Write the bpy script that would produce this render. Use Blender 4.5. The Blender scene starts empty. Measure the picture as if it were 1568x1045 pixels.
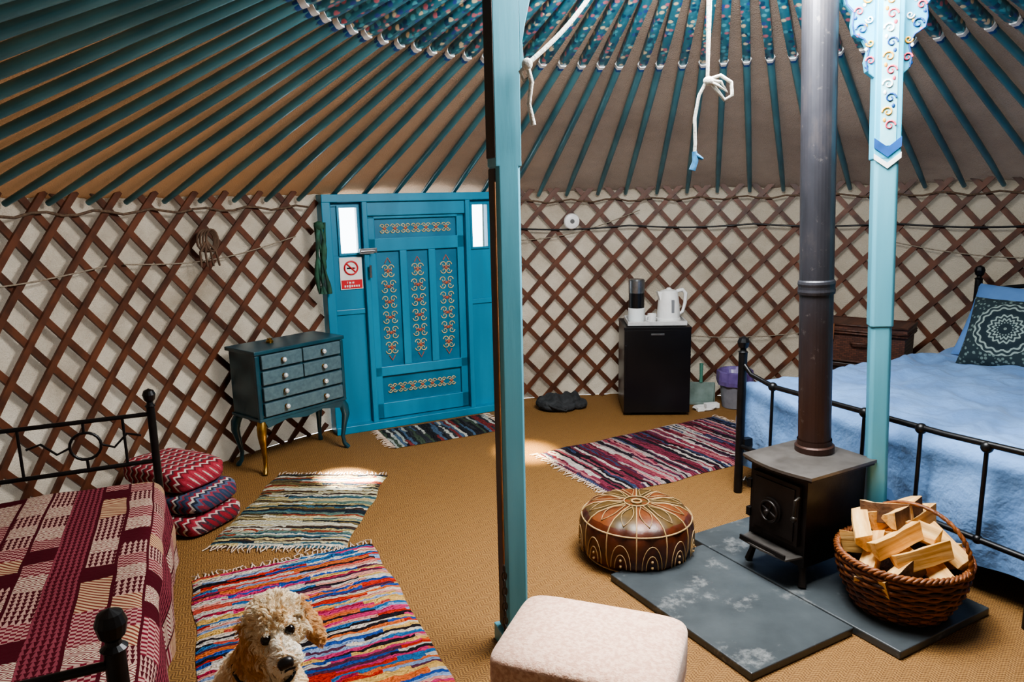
import bpy, math, random, bisect
import numpy as np
from mathutils import Vector, Matrix, noise
from mathutils.kdtree import KDTree
random.seed(7)
S=bpy.context.scene
C=bpy.context.collection
pi=math.pi
CX,CY=0.75,2.60      # yurt centre
RW=2.94              # canvas radius
RL=2.90              # lattice radius

# ------------------------------------------------------------------ helpers
def lin(h):
    h=h.lstrip('#'); r=[]
    for i in (0,2,4):
        c=int(h[i:i+2],16)/255
        r.append(c/12.92 if c<=.04045 else ((c+.055)/1.055)**2.4)
    return (r[0],r[1],r[2],1)
def link(o,parent=None):
    C.objects.link(o)
    if parent: o.parent=parent
    return o
def empty(name,loc=(0,0,0),rz=0):
    e=bpy.data.objects.new(name,None); e.location=loc; e.rotation_euler=(0,0,rz)
    e.empty_display_size=.1
    return link(e)
class B:
    def __init__(s): s.v=[];s.f=[];s.m=[];s.sm=[];s.M=Matrix.Identity(4)
    def add(s,vs,fs,m=0,sm=False):
        o=len(s.v); M=s.M
        s.v+=[tuple(M@Vector(p)) for p in vs]
        for f in fs:
            s.f.append(tuple(i+o for i in f)); s.m.append(m); s.sm.append(sm)
    def box(s,c,d,m=0,rz=0,rx=0,ry=0):
        x,y,z=d[0]/2,d[1]/2,d[2]/2
        R=Matrix.Translation(c)@Matrix.Rotation(rz,4,'Z')@Matrix.Rotation(ry,4,'Y')@Matrix.Rotation(rx,4,'X')
        vs=[R@Vector(p) for p in ((-x,-y,-z),(x,-y,-z),(x,y,-z),(-x,y,-z),(-x,-y,z),(x,-y,z),(x,y,z),(-x,y,z))]
        s.add(vs,[(3,2,1,0),(4,5,6,7),(0,1,5,4),(1,2,6,5),(2,3,7,6),(3,0,4,7)],m)
    def tube(s,pts,r,m=0,seg=8,closed=False,sm=True,up=None,flat=1.0):
        pts=[Vector(p) for p in pts]; n=len(pts)
        rs=r if isinstance(r,(list,tuple)) else [r]*n
        vs=[];fs=[]
        prev=None
        for i,p in enumerate(pts):
            a=pts[(i-1)%n] if (closed or i>0) else p
            b=pts[(i+1)%n] if (closed or i<n-1) else p
            t=(b-a)
            if t.length<1e-9: t=Vector((0,0,1))
            t.normalize()
            if prev is None:
                u=Vector(up) if up else (Vector((0,0,1)) if abs(t.z)<.9 else Vector((1,0,0)))
                nn=(u-t*u.dot(t)).normalized()
            else:
                nn=(prev-t*prev.dot(t))
                nn=nn.normalized() if nn.length>1e-6 else prev
            prev=nn; bb=t.cross(nn)
            for k in range(seg):
                a_=2*pi*(k+.5)/seg
                vs.append(p+nn*math.cos(a_)*rs[i]+bb*math.sin(a_)*rs[i]*flat)
        rng=n if closed else n-1
        for i in range(rng):
            j=(i+1)%n
            for k in range(seg):
                l=(k+1)%seg
                fs.append((i*seg+k,i*seg+l,j*seg+l,j*seg+k))
        s.add(vs,fs,m,sm)
        if not closed:
            s.add(vs[:seg],[tuple(range(seg))[::-1]],m); s.add(vs[-seg:],[tuple(range(seg))],m)
    def lathe(s,prof,c=(0,0,0),m=0,seg=32,mf=None,rf=None,sm=True):
        n=len(prof)
        vs=[]
        for i,(r,z) in enumerate(prof):
            for k in range(seg):
                a=2*pi*k/seg
                rr=r*(rf(a,z,i) if rf else 1)
                vs.append((c[0]+rr*math.cos(a),c[1]+rr*math.sin(a),c[2]+z))
        for i in range(n-1):
            for k in range(seg):
                l=(k+1)%seg
                f=(i*seg+k,i*seg+l,(i+1)*seg+l,(i+1)*seg+k)
                mm=mf(k,i) if mf else m
                s.add([vs[q] for q in f],[(0,1,2,3)],mm,sm)
    def ball(s,c,r,m=0,seg=14,rings=9,R=None,e=1.0):
        if not isinstance(r,(list,tuple)): r=(r,r,r)
        def pw(x): return math.copysign(abs(x)**e,x)
        vs=[];fs=[]
        for i in range(rings+1):
            ph=-pi/2+pi*i/rings
            for k in range(seg):
                a=2*pi*k/seg
                p=Vector((r[0]*pw(math.cos(ph))*pw(math.cos(a)),r[1]*pw(math.cos(ph))*pw(math.sin(a)),r[2]*pw(math.sin(ph))))
                if R: p=R@p
                vs.append(Vector(c)+p)
        for i in range(rings):
            for k in range(seg):
                l=(k+1)%seg
                fs.append((i*seg+k,i*seg+l,(i+1)*seg+l,(i+1)*seg+k))
        s.add(vs,fs,m,True)
    def prism(s,poly,a,b,m=0,plane='xz'):
        n=len(poly)
        def P(p,h):
            return (p[0],h,p[1]) if plane=='xz' else ((p[0],p[1],h) if plane=='xy' else (h,p[0],p[1]))
        vs=[P(p,a) for p in poly]+[P(p,b) for p in poly]
        fs=[tuple(range(n)),tuple(range(2*n-1,n-1,-1))]
        for i in range(n):
            j=(i+1)%n; fs.append((i,i+n,j+n,j))
        s.add(vs,fs,m)
    def obj(s,name,mats,loc=(0,0,0),rz=0,parent=None,bevel=0,bseg=2,weld=False,rot=None,recalc=True):
        me=bpy.data.meshes.new(name); me.from_pydata(s.v,[],s.f)
        for mm in (mats if isinstance(mats,(list,tuple)) else [mats]): me.materials.append(mm)
        me.polygons.foreach_set('material_index',s.m)
        me.polygons.foreach_set('use_smooth',s.sm)
        if weld or recalc:
            import bmesh
            bm=bmesh.new(); bm.from_mesh(me)
            if weld: bmesh.ops.remove_doubles(bm,verts=bm.verts,dist=1e-5)
            if recalc: bmesh.ops.recalc_face_normals(bm,faces=bm.faces)
            bm.to_mesh(me); bm.free()
        me.update()
        o=bpy.data.objects.new(name,me); o.location=loc
        o.rotation_euler=rot if rot else (0,0,rz)
        link(o,parent)
        if bevel:
            md=o.modifiers.new('bevel','BEVEL'); md.width=bevel; md.segments=bseg; md.limit_method='ANGLE'; md.angle_limit=math.radians(40)
        return o

def newmat(name):
    m=bpy.data.materials.new(name); m.use_nodes=True
    return m,m.node_tree,m.node_tree.nodes['Principled BSDF']
def nd(nt,t,**k):
    n=nt.nodes.new(t)
    for a,b in k.items(): setattr(n,a,b)
    return n
def mth(nt,op,a,b=None,c=None):
    n=nt.nodes.new('ShaderNodeMath'); n.operation=op
    for i,x in enumerate((a,b,c)):
        if x is None: continue
        if isinstance(x,(int,float)): n.inputs[i].default_value=x
        else: nt.links.new(x,n.inputs[i])
    return n.outputs[0]
def mix(nt,f,a,b):
    n=nt.nodes.new('ShaderNodeMixRGB')
    for i,x in enumerate((f,a,b)):
        if isinstance(x,(int,float)): n.inputs[i].default_value=x
        elif isinstance(x,tuple): n.inputs[i].default_value=x
        else: nt.links.new(x,n.inputs[i])
    return n.outputs[0]
def bumpit(nt,b,h,strength=.4,dist=.005):
    n=nt.nodes.new('ShaderNodeBump'); n.inputs['Strength'].default_value=strength; n.inputs['Distance'].default_value=dist
    nt.links.new(h,n.inputs['Height']); nt.links.new(n.outputs[0],b.inputs['Normal'])
    return n.outputs[0]
def coords(nt,scale=(1,1,1),rot=(0,0,0)):
    tc=nd(nt,'ShaderNodeTexCoord'); mp=nd(nt,'ShaderNodeMapping')
    mp.inputs['Scale'].default_value=scale; mp.inputs['Rotation'].default_value=rot
    nt.links.new(tc.outputs['Object'],mp.inputs[0]); return mp.outputs[0]
def noisen(nt,vec,scale,detail=3,rough=.55):
    n=nd(nt,'ShaderNodeTexNoise'); n.inputs['Scale'].default_value=scale; n.inputs['Detail'].default_value=detail
    n.inputs['Roughness'].default_value=rough
    nt.links.new(vec,n.inputs['Vector']); return n.outputs['Fac']
def ramp(nt,f,stops,const=False):
    n=nd(nt,'ShaderNodeValToRGB'); e=n.color_ramp.elements
    if const: n.color_ramp.interpolation='CONSTANT'
    while len(e)<len(stops): e.new(.5)
    for i,(p,c) in enumerate(stops): e[i].position=p; e[i].color=c
    nt.links.new(f,n.inputs[0]); return n.outputs[0]
def mat(name,c1,c2=None,rough=.6,metal=0,scale=15,bump=0,bscale=None,stretch=(1,1,1),bd=.005,lo=.35,hi=.65,spec=None,sheen=0,emit=0):
    m,nt,b=newmat(name)
    c1=lin(c1); c2=lin(c2) if c2 else c1
    v=coords(nt,stretch)
    f=noisen(nt,v,scale)
    col=ramp(nt,f,[(lo,c1),(hi,c2)])
    nt.links.new(col,b.inputs['Base Color'])
    b.inputs['Roughness'].default_value=rough; b.inputs['Metallic'].default_value=metal
    if spec is not None: b.inputs['Specular IOR Level'].default_value=spec
    if sheen: b.inputs['Sheen Weight'].default_value=sheen
    if bump:
        bumpit(nt,b,noisen(nt,v,bscale or scale*4,4),bump,bd)
    return m

# ------------------------------------------------------------------ materials
M_teal=mat('teal_paint','#2b8aa0','#1f7187',rough=.45,scale=5,bump=.15,bscale=40,stretch=(1,1,.15))
M_post=mat('post_paint','#5fa2b4','#42879b',rough=.42,scale=6,bump=.2,bscale=30,stretch=(1,1,.12))
M_postshade=mat('post_shaded_side','#2a2420','#3a302a',rough=.6,scale=6,bump=.2,bscale=30,stretch=(1,1,.12))  # shade of the unlit post face, painted as a dark colour
M_door=mat('door_paint','#1a86a8','#137392',rough=.4,scale=5,bump=.12,bscale=40,stretch=(1,1,.15))
M_doord=mat('door_paint_recess','#15708f','#10607e',rough=.45,scale=5)
M_pole=mat('roof_pole_paint','#4f8690','#3a6c78',rough=.3,scale=4)
M_lat=mat('lattice_wood','#663c28','#45281b',rough=.45,scale=9,bump=.2,bscale=60)
M_black=mat('black_iron','#0c0c0e','#161618',rough=.38,scale=30,metal=.3)
M_cream=mat('motif_cream','#dccb98','#cfae6a',rough=.5,scale=40)
M_red=mat('motif_red','#a8503c','#b8603c',rough=.5)
M_white=mat('white_paint','#e8e8e6','#dddddb',rough=.4)
M_dkblue=mat('motif_blue','#123c72','#1a4c8c',rough=.5)
M_rope=mat('rope_white','#d9d6cc','#b5b1a6',rough=.9,scale=80,bump=.8,bscale=200)
M_ropeb=mat('rope_blue_end','#3a7fb0','#2c6690',rough=.9,scale=80)
M_brass=mat('brass','#a8823f','#80622c',rough=.35,metal=.9,scale=20)
M_glassk=mat('crystal_knob','#cfd6da','#e8eef0',rough=.1,metal=.4)
M_steel=mat('steel','#9a9c9e','#7c7e80',rough=.3,metal=.9)
M_chain=mat('dark_chain','#2e2c2a','#45403a',rough=.45,metal=.8)

def canvas_mat(name,c1,c2,c3,sc=1.6,tf=.2,warm=None,shade=None):
    m,nt,b=newmat(name); v=coords(nt)
    f=noisen(nt,v,sc,5,.6); g=noisen(nt,v,14,4)
    col=ramp(nt,f,[(.3,lin(c1)),(.5,lin(c2)),(.72,lin(c3))])
    col=mix(nt,mth(nt,'MULTIPLY',g,.45),col,lin(c1))
    fine=noisen(nt,v,220,2)
    col=mix(nt,mth(nt,'MULTIPLY',fine,.25),col,lin('#6a6054'))
    sp=nd(nt,'ShaderNodeSeparateXYZ'); nt.links.new(v,sp.inputs[0])
    if warm:  # warm light on one side, painted into the canvas colour
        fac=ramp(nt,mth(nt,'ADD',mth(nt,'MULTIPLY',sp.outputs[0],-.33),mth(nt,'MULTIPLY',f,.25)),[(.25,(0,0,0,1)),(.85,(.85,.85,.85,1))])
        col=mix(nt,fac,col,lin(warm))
    if shade:   # side away from the light: shade painted in as greyer canvas
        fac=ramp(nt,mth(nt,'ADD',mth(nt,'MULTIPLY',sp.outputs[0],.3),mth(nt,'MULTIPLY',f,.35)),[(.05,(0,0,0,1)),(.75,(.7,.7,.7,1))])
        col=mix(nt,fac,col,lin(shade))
    nt.links.new(col,b.inputs['Base Color']); b.inputs['Roughness'].default_value=.95
    b.inputs['Specular IOR Level'].default_value=.1
    bumpit(nt,b,mth(nt,'ADD',mth(nt,'MULTIPLY',noisen(nt,v,5,4),2.5),noisen(nt,v,160,2)),.7,.016)
    tr=nd(nt,'ShaderNodeBsdfTranslucent'); nt.links.new(col,tr.inputs[0])
    ms=nd(nt,'ShaderNodeMixShader'); ms.inputs[0].default_value=tf
    nt.links.new(b.outputs[0],ms.inputs[1]); nt.links.new(tr.outputs[0],ms.inputs[2])
    nt.links.new(ms.outputs[0],nt.nodes['Material Output'].inputs['Surface'])
    return m
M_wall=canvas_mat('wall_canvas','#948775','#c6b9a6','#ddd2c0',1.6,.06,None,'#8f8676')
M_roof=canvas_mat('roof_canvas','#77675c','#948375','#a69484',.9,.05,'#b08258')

def sisal():
    m,nt,b=newmat('sisal_floor'); v=coords(nt,(1,1,1),(0,0,.7))
    sp=nd(nt,'ShaderNodeSeparateXYZ'); nt.links.new(v,sp.inputs[0])
    x,y=sp.outputs[0],sp.outputs[1]
    n=noisen(nt,v,60,2)
    zig=mth(nt,'ABSOLUTE',mth(nt,'SUBTRACT',mth(nt,'FRACT',mth(nt,'MULTIPLY',x,22)),.5))
    w=mth(nt,'SINE',mth(nt,'ADD',mth(nt,'MULTIPLY',mth(nt,'ADD',y,mth(nt,'MULTIPLY',zig,.032)),520),mth(nt,'MULTIPLY',n,7)))
    w2=mth(nt,'SINE',mth(nt,'MULTIPLY',x,800))
    h=mth(nt,'MULTIPLY',mth(nt,'ADD',mth(nt,'ADD',w,mth(nt,'MULTIPLY',w2,.5)),1.5),.33)
    big=noisen(nt,v,1.5,4)
    c=ramp(nt,h,[(0,lin('#4c331a')),(.45,lin('#7e5a30')),(1,lin('#a27b46'))])
    c=mix(nt,mth(nt,'MULTIPLY',big,.4),c,lin('#6c4a26'))
    nt.links.new(c,b.inputs['Base Color']); b.inputs['Roughness'].default_value=.75; b.inputs['Specular IOR Level'].default_value=.35
    bumpit(nt,b,h,.6,.004); return m
M_floor=sisal()

def rug_mat(name,cols,freq=40,seed=0,breaks=2.0):
    m,nt,b=newmat(name); v=coords(nt)
    sp=nd(nt,'ShaderNodeSeparateXYZ'); nt.links.new(v,sp.inputs[0]); x,y=sp.outputs[0],sp.outputs[1]
    ns=noisen(nt,v,9,3); ns2=noisen(nt,v,40,2)
    yy=mth(nt,'ADD',y,mth(nt,'MULTIPLY',mth(nt,'SUBTRACT',ns,.5),.05))
    yy=mth(nt,'ADD',yy,mth(nt,'MULTIPLY',mth(nt,'SUBTRACT',ns2,.5),.02))
    f=mth(nt,'MULTIPLY',yy,freq)
    a=mth(nt,'FLOOR',f)
    wn=nd(nt,'ShaderNodeTexWhiteNoise',noise_dimensions='1D'); nt.links.new(a,wn.inputs['W'])
    bb=mth(nt,'FLOOR',mth(nt,'ADD',mth(nt,'MULTIPLY',x,breaks),mth(nt,'MULTIPLY',wn.outputs[0],9)))
    cb=nd(nt,'ShaderNodeCombineXYZ'); nt.links.new(a,cb.inputs[0]); nt.links.new(bb,cb.inputs[1]); cb.inputs[2].default_value=seed
    w2=nd(nt,'ShaderNodeTexWhiteNoise',noise_dimensions='3D'); nt.links.new(cb.outputs[0],w2.inputs['Vector'])
    n=len(cols)
    c=ramp(nt,w2.outputs[0],[(i/n,lin(q)) for i,q in enumerate(cols)],True)
    fine=noisen(nt,v,90,3)
    c=mix(nt,mth(nt,'MULTIPLY',fine,.4),c,lin('#3a2c2c'))
    nt.links.new(c,b.inputs['Base Color']); b.inputs['Roughness'].default_value=.95; b.inputs['Specular IOR Level'].default_value=.1
    h=mth(nt,'ADD',mth(nt,'SINE',mth(nt,'MULTIPLY',f,2*pi)),mth(nt,'MULTIPLY',fine,2.5))
    bumpit(nt,b,h,.8,.007); return m
M_rugA=rug_mat('rag_rug_bright',['#d8cfc4','#b02a48','#2450a0','#e0703a','#ead9c8','#5e2d46','#d03a70','#2f6fa8','#e8a090','#1c1820','#c83020','#8fa8d0','#d85a4a','#e6b868'],66,3,3.2)
M_rugB=rug_mat('rag_rug_pale',['#e0d8b8','#6e8a7e','#d9c48a','#20303a','#c8b880','#7a6c48','#3f6a7a','#e8e4d0','#a0503a','#cfc7a0','#4a3a30'],70,8,1.6)
M_rugC=rug_mat('rag_rug_dark',['#6a2434','#2c2430','#b8a8a4','#8e3a50','#3a4a6a','#d8ccc4','#a04a58','#1e1c24','#c87a80','#54304a','#7a3444'],62,5,2.2)
M_rugD=rug_mat('rag_mat_dark',['#2c3236','#d8d8cc','#4a5a4a','#8a3a3a','#3a3e44','#b8c0b8','#56708a','#26282c'],50,11,3.5)
M_fringe=mat('rug_fringe','#b89a86','#e0cdb8',rough=.9,scale=60)

def patch_mat():
    m,nt,b=newmat('patchwork_fabric'); v=coords(nt)
    sp=nd(nt,'ShaderNodeSeparateXYZ'); nt.links.new(v,sp.inputs[0])
    u=mth(nt,'SUBTRACT',sp.outputs[0],sp.outputs[2]); y=sp.outputs[1]
    FU=11.0
    cu=mth(nt,'FLOOR',mth(nt,'MULTIPLY',u,FU)); cv=mth(nt,'FLOOR',mth(nt,'ADD',mth(nt,'MULTIPLY',y,10.5),mth(nt,'MULTIPLY',cu,.5)))
    cb=nd(nt,'ShaderNodeCombineXYZ'); nt.links.new(cu,cb.inputs[0]); nt.links.new(cv,cb.inputs[1])
    wn=nd(nt,'ShaderNodeTexWhiteNoise',noise_dimensions='3D'); nt.links.new(cb.outputs[0],wn.inputs['Vector'])
    r=wn.outputs[0]
    zz=mth(nt,'ABSOLUTE',mth(nt,'SUBTRACT',mth(nt,'FRACT',mth(nt,'MULTIPLY',y,22)),.5))
    diag=mth(nt,'GREATER_THAN',mth(nt,'SINE',mth(nt,'MULTIPLY',mth(nt,'ADD',u,mth(nt,'MULTIPLY',zz,.07)),400)),.3)
    vert=mth(nt,'GREATER_THAN',mth(nt,'SINE',mth(nt,'MULTIPLY',mth(nt,'ADD',y,mth(nt,'MULTIPLY',u,.8)),380)),.1)
    ck=nd(nt,'ShaderNodeTexChecker'); ck.inputs['Scale'].default_value=70; nt.links.new(coords(nt,(1,1.4,.0)),ck.inputs[0])
    dots=ck.outputs['Fac']
    tri=mth(nt,'GREATER_THAN',mth(nt,'SINE',mth(nt,'MULTIPLY',u,380)),mth(nt,'SUBTRACT',mth(nt,'MULTIPLY',mth(nt,'FRACT',mth(nt,'MULTIPLY',y,42)),2),1))
    cream=lin('#c9b8a4'); mar=lin('#431019'); mar2=lin('#6c1c2a'); pk=lin('#9a4c58')
    pA=mix(nt,diag,cream,mar2)
    pD=mix(nt,vert,lin('#c4ac88'),lin('#7a3a30'))
    pB=mix(nt,dots,mar2,lin('#b08c84'))
    pC=mix(nt,tri,mar,lin('#b89488'))
    c=mix(nt,mth(nt,'GREATER_THAN',r,.12),mar,pB)
    c=mix(nt,mth(nt,'GREATER_THAN',r,.36),c,pA)
    c=mix(nt,mth(nt,'GREATER_THAN',r,.60),c,pC)
    c=mix(nt,mth(nt,'GREATER_THAN',r,.84),c,pD)
    fu=mth(nt,'FRACT',mth(nt,'MULTIPLY',u,FU))
    c=mix(nt,mth(nt,'LESS_THAN',fu,.11),c,mar)
    wide=mth(nt,'LESS_THAN',mth(nt,'FRACT',mth(nt,'MULTIPLY',mth(nt,'ADD',cu,.5),.25)),.25)
    c=mix(nt,wide,c,mix(nt,tri,mar,lin('#84404a')))
    c=mix(nt,mth(nt,'MULTIPLY',noisen(nt,v,30,3),.3),c,mar)
    nt.links.new(c,b.inputs['Base Color']); b.inputs['Roughness'].default_value=.95; b.inputs['Specular IOR Level'].default_value=.1
    bumpit(nt,b,noisen(nt,v,70,3),.5,.004); return m
M_patch=patch_mat()

def ethnic(name,c):
    m,nt,b=newmat(name); v=coords(nt)
    sp=nd(nt,'ShaderNodeSeparateXYZ'); nt.links.new(v,sp.inputs[0])
    x,y,z=sp.outputs[0],sp.outputs[1],sp.outputs[2]
    zig=mth(nt,'ABSOLUTE',mth(nt,'SUBTRACT',mth(nt,'FRACT',mth(nt,'MULTIPLY',mth(nt,'ADD',y,z),24)),.5))
    k=mth(nt,'FRACT',mth(nt,'MULTIPLY',mth(nt,'ADD',x,mth(nt,'MULTIPLY',zig,.035)),12))
    col=ramp(nt,k,[(i/len(c),lin(q)) for i,q in enumerate(c)],True)
    ck=nd(nt,'ShaderNodeTexChecker'); ck.inputs['Scale'].default_value=70; nt.links.new(v,ck.inputs[0])
    col=mix(nt,mth(nt,'MULTIPLY',ck.outputs['Fac'],.35),col,lin(c[0]))
    nt.links.new(col,b.inputs['Base Color']); b.inputs['Roughness'].default_value=.95
    bumpit(nt,b,noisen(nt,v,120,2),.5,.003); return m
M_eth1=ethnic('quilt_red',['#7e1422','#981f2e','#d0c4ba','#5a101c','#902432','#a03444','#c0b0a8','#2a2630'])
M_eth2=ethnic('quilt_blue',['#26344e','#34445e','#8e1c2a','#cfc8c0','#1e2230','#51607a','#8a2c3a'])

M_duvet=mat('duvet_blue','#7199cc','#6189be',rough=.85,scale=4,bump=.7,bscale=9,bd=.03,sheen=.15)
M_mattress=mat('mattress_fabric','#6088ba','#5078aa',rough=.9)
M_stool=mat('footstool_fabric','#c9a893','#b08a75',rough=.9,scale=90,bump=.6,bscale=220,sheen=.3,lo=.4,hi=.6)
def slate():
    m,nt,b=newmat('hearth_slate'); v=coords(nt)
    f=noisen(nt,v,4,6,.6); s=noisen(nt,v,5,10,.74)
    c=ramp(nt,f,[(.3,lin('#34393c')),(.7,lin('#4b5154'))])
    c=mix(nt,ramp(nt,s,[(.56,(0,0,0,1)),(.70,(.6,.6,.6,1))]),c,lin('#a4a6a4'))
    nt.links.new(c,b.inputs['Base Color']); b.inputs['Roughness'].default_value=.36
    bumpit(nt,b,noisen(nt,v,20,5),.3,.004); return m
M_slate=slate()
M_stove=mat('stove_steel','#2c2624','#1f1b19',rough=.45,metal=.5,scale=12,bump=.15)
M_stovetop=mat('stove_top','#6c6864','#54504c',rough=.4,metal=.5,scale=10)
def fluem():
    m,nt,b=newmat('flue_steel'); v=coords(nt,(1,1,.4))
    sp=nd(nt,'ShaderNodeSeparateXYZ'); nt.links.new(v,sp.inputs[0])
    f=noisen(nt,v,7,6,.65)
    c=ramp(nt,f,[(.3,lin('#2c2d32')),(.55,lin('#3c3c42')),(.75,lin('#565050'))])
    g=ramp(nt,mth(nt,'ADD',sp.outputs[2],mth(nt,'MULTIPLY',f,.1)),[(.1,(.8,.8,.8,1)),(.32,(0,0,0,1))])
    c=mix(nt,g,c,lin('#43291c'))
    s=noisen(nt,coords(nt),24,6,.7)
    c=mix(nt,ramp(nt,s,[(.62,(0,0,0,1)),(.72,(.4,.4,.4,1))]),c,lin('#8a8480'))
    nt.links.new(c,b.inputs['Base Color']); b.inputs['Roughness'].default_value=.4; b.inputs['Metallic'].default_value=.5
    bumpit(nt,b,f,.15,.004); return m
M_flue=fluem()
M_leather=mat('leather_tan','#74401f','#52280f',rough=.4,scale=14,bump=.2,bscale=80)
M_leatherd=mat('leather_dark','#52240f','#341608',rough=.38,scale=14,bump=.2,bscale=80)
M_stitch=mat('leather_stitch','#b09068','#947848',rough=.7)
M_wick=mat('wicker_cane','#8a5026','#5e3214',rough=.5,scale=30,bump=.4,bscale=120)
M_wickd=mat('wicker_dark','#4a2a1c','#2c1810',rough=.55,scale=40,bump=.8,bscale=120)
def logm(name,c1,c2,c3):
    m,nt,b=newmat(name); v=coords(nt,(14,14,1.0))
    f=noisen(nt,v,3,5,.6)
    c=ramp(nt,f,[(.3,lin(c1)),(.5,lin(c2)),(.7,lin(c3))])
    nt.links.new(c,b.inputs['Base Color']); b.inputs['Roughness'].default_value=.75
    bumpit(nt,b,f,.5,.006); return m
M_log=logm('split_wood','#b8803c','#e0b06a','#f0cc90')
M_bark=mat('bark','#6a4a30','#4a3220',rough=.9,scale=20,bump=.8,bscale=40)
M_fridge=mat('fridge_black','#0d0d10','#141417',rough=.28,scale=3)
M_dress=mat('dresser_dark_teal','#1d4854','#153945',rough=.32,scale=10)
M_drawer=mat('drawer_front','#506870','#425962',rough=.42,scale=60,bump=.1)

def painted_pole():
    m,nt,b=newmat('painted_pole'); v=coords(nt)
    vo=nd(nt,'ShaderNodeTexVoronoi'); vo.inputs['Scale'].default_value=38; nt.links.new(v,vo.inputs['Vector'])
    sp=nd(nt,'ShaderNodeSeparateXYZ'); nt.links.new(vo.outputs['Color'],sp.inputs[0])
    c=ramp(nt,sp.outputs[0],[(0,lin('#1c4a6c')),(.25,lin('#5fb4c4')),(.45,lin('#d07a88')),(.6,lin('#3c8498')),(.74,lin('#ecdcb8')),(.88,lin('#3a5aa0'))],True)
    d=ramp(nt,vo.outputs['Distance'],[(.38,(0,0,0,1)),(.55,(1,1,1,1))])
    c=mix(nt,d,c,lin('#34788a'))
    nt.links.new(c,b.inputs['Base Color']); b.inputs['Roughness'].default_value=.35; return m
M_ppole=painted_pole()
M_head=mat('post_head_paint','#4aa8c4','#3a96b2',rough=.4,scale=6)

# ------------------------------------------------------------------ ROOM SHELL
door_ang=math.radians(120); dhalf=math.radians(12.3)
b=B(); n=96
b.add([(0,0,0)]+[(RW*math.cos(2*pi*i/n),RW*math.sin(2*pi*i/n),0) for i in range(n)],[(0,i+1,(i+1)%n+1) for i in range(n)])
b.add([(0,0,-.06)]+[(RW*math.cos(2*pi*i/n),RW*math.sin(2*pi*i/n),-.06) for i in range(n)],[(0,(i+1)%n+1,i+1) for i in range(n)])
b.obj('floor',M_floor,(CX,CY,0),recalc=False)
b=B(); n=240; rows=12; vs=[];fs=[]
dc=math.radians(11.2)
a0=door_ang+dc; span=2*pi-2*dc; H=1.57
for i in range(n+1):
    a=a0+span*i/n
    for j in range(rows+1):
        z=H*j/rows
        r=RW+.014*noise.noise(Vector((math.cos(a)*6,math.sin(a)*6,z*3)))+.006*noise.noise(Vector((math.cos(a)*30,math.sin(a)*30,z*4)))
        vs.append((r*math.cos(a),r*math.sin(a),z))
for i in range(n):
    for j in range(rows):
        k=i*(rows+1)+j; fs.append((k,k+1,k+rows+2,k+rows+1))
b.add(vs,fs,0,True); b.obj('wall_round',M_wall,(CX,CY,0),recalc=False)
def zr(r): return 1.545+(2.88-r)*.432
b=B(); n=174; vs=[];fs=[]; rr=[2.985,2.6,2.2,1.8,1.4,1.0,.80]
for i in range(n):
    a=2*pi*i/n
    for j,r in enumerate(rr):
        sag=(.012 if i%2 else 0)
        vs.append((r*math.cos(a),r*math.sin(a),zr(r)+.032-sag+.012*noise.noise(Vector((math.cos(a)*r*3,math.sin(a)*r*3,0)))))
for i in range(n):
    for j in range(len(rr)-1):
        k=i*len(rr)+j; k2=((i+1)%n)*len(rr)+j
        fs.append((k,k2,k2+1,k+1))
b.add(vs,fs,0,True); b.obj('ceiling',M_roof,(CX,CY,0),recalc=False)

NP=84
b=B()
for k in range(NP):
    a=2*pi*(k+.5)/NP; c,s=math.cos(a),math.sin(a)
    jit=random.uniform(-.008,.008)
    def P(r,dz=0): return (r*c-s*jit,r*s+c*jit,zr(r)-.005+dz)
    b.tube([P(2.90,-.01),P(2.6),P(1.42)],[.014,.018,.020],0,8)
    b.tube([P(1.42),P(1.40),P(.80)],[.020,.027,.029],1,4)
    b.tube([P(1.442),P(1.42)],[.0225,.0255],2,6)
    b.tube([P(1.46),P(1.442)],[.0215,.0225],3,6)
b.obj('roof_poles',[M_pole,M_ppole,M_white,M_dkblue],(CX,CY,0))
b=B()
zc=zr(.80)-.01
def ring(b,r,z,rad,m=0,seg=10,n=64): b.tube([(r*math.cos(2*pi*i/n),r*math.sin(2*pi*i/n),z) for i in range(n)],rad,m,seg,closed=True)
ring(b,.80,zc,.05); ring(b,.40,zc+.17,.03); ring(b,.15,zc+.23,.03)
for k in range(12):
    a=2*pi*k/12+.13; c,s=math.cos(a),math.sin(a)
    b.tube([(.8*c,.8*s,zc),(.6*c,.6*s,zc+.1),(.4*c,.4*s,zc+.17),(.15*c,.15*s,zc+.23)],.016,1,6)
b.obj('crown_wheel',[M_teal,M_ppole],(CX,CY,0))

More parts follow.
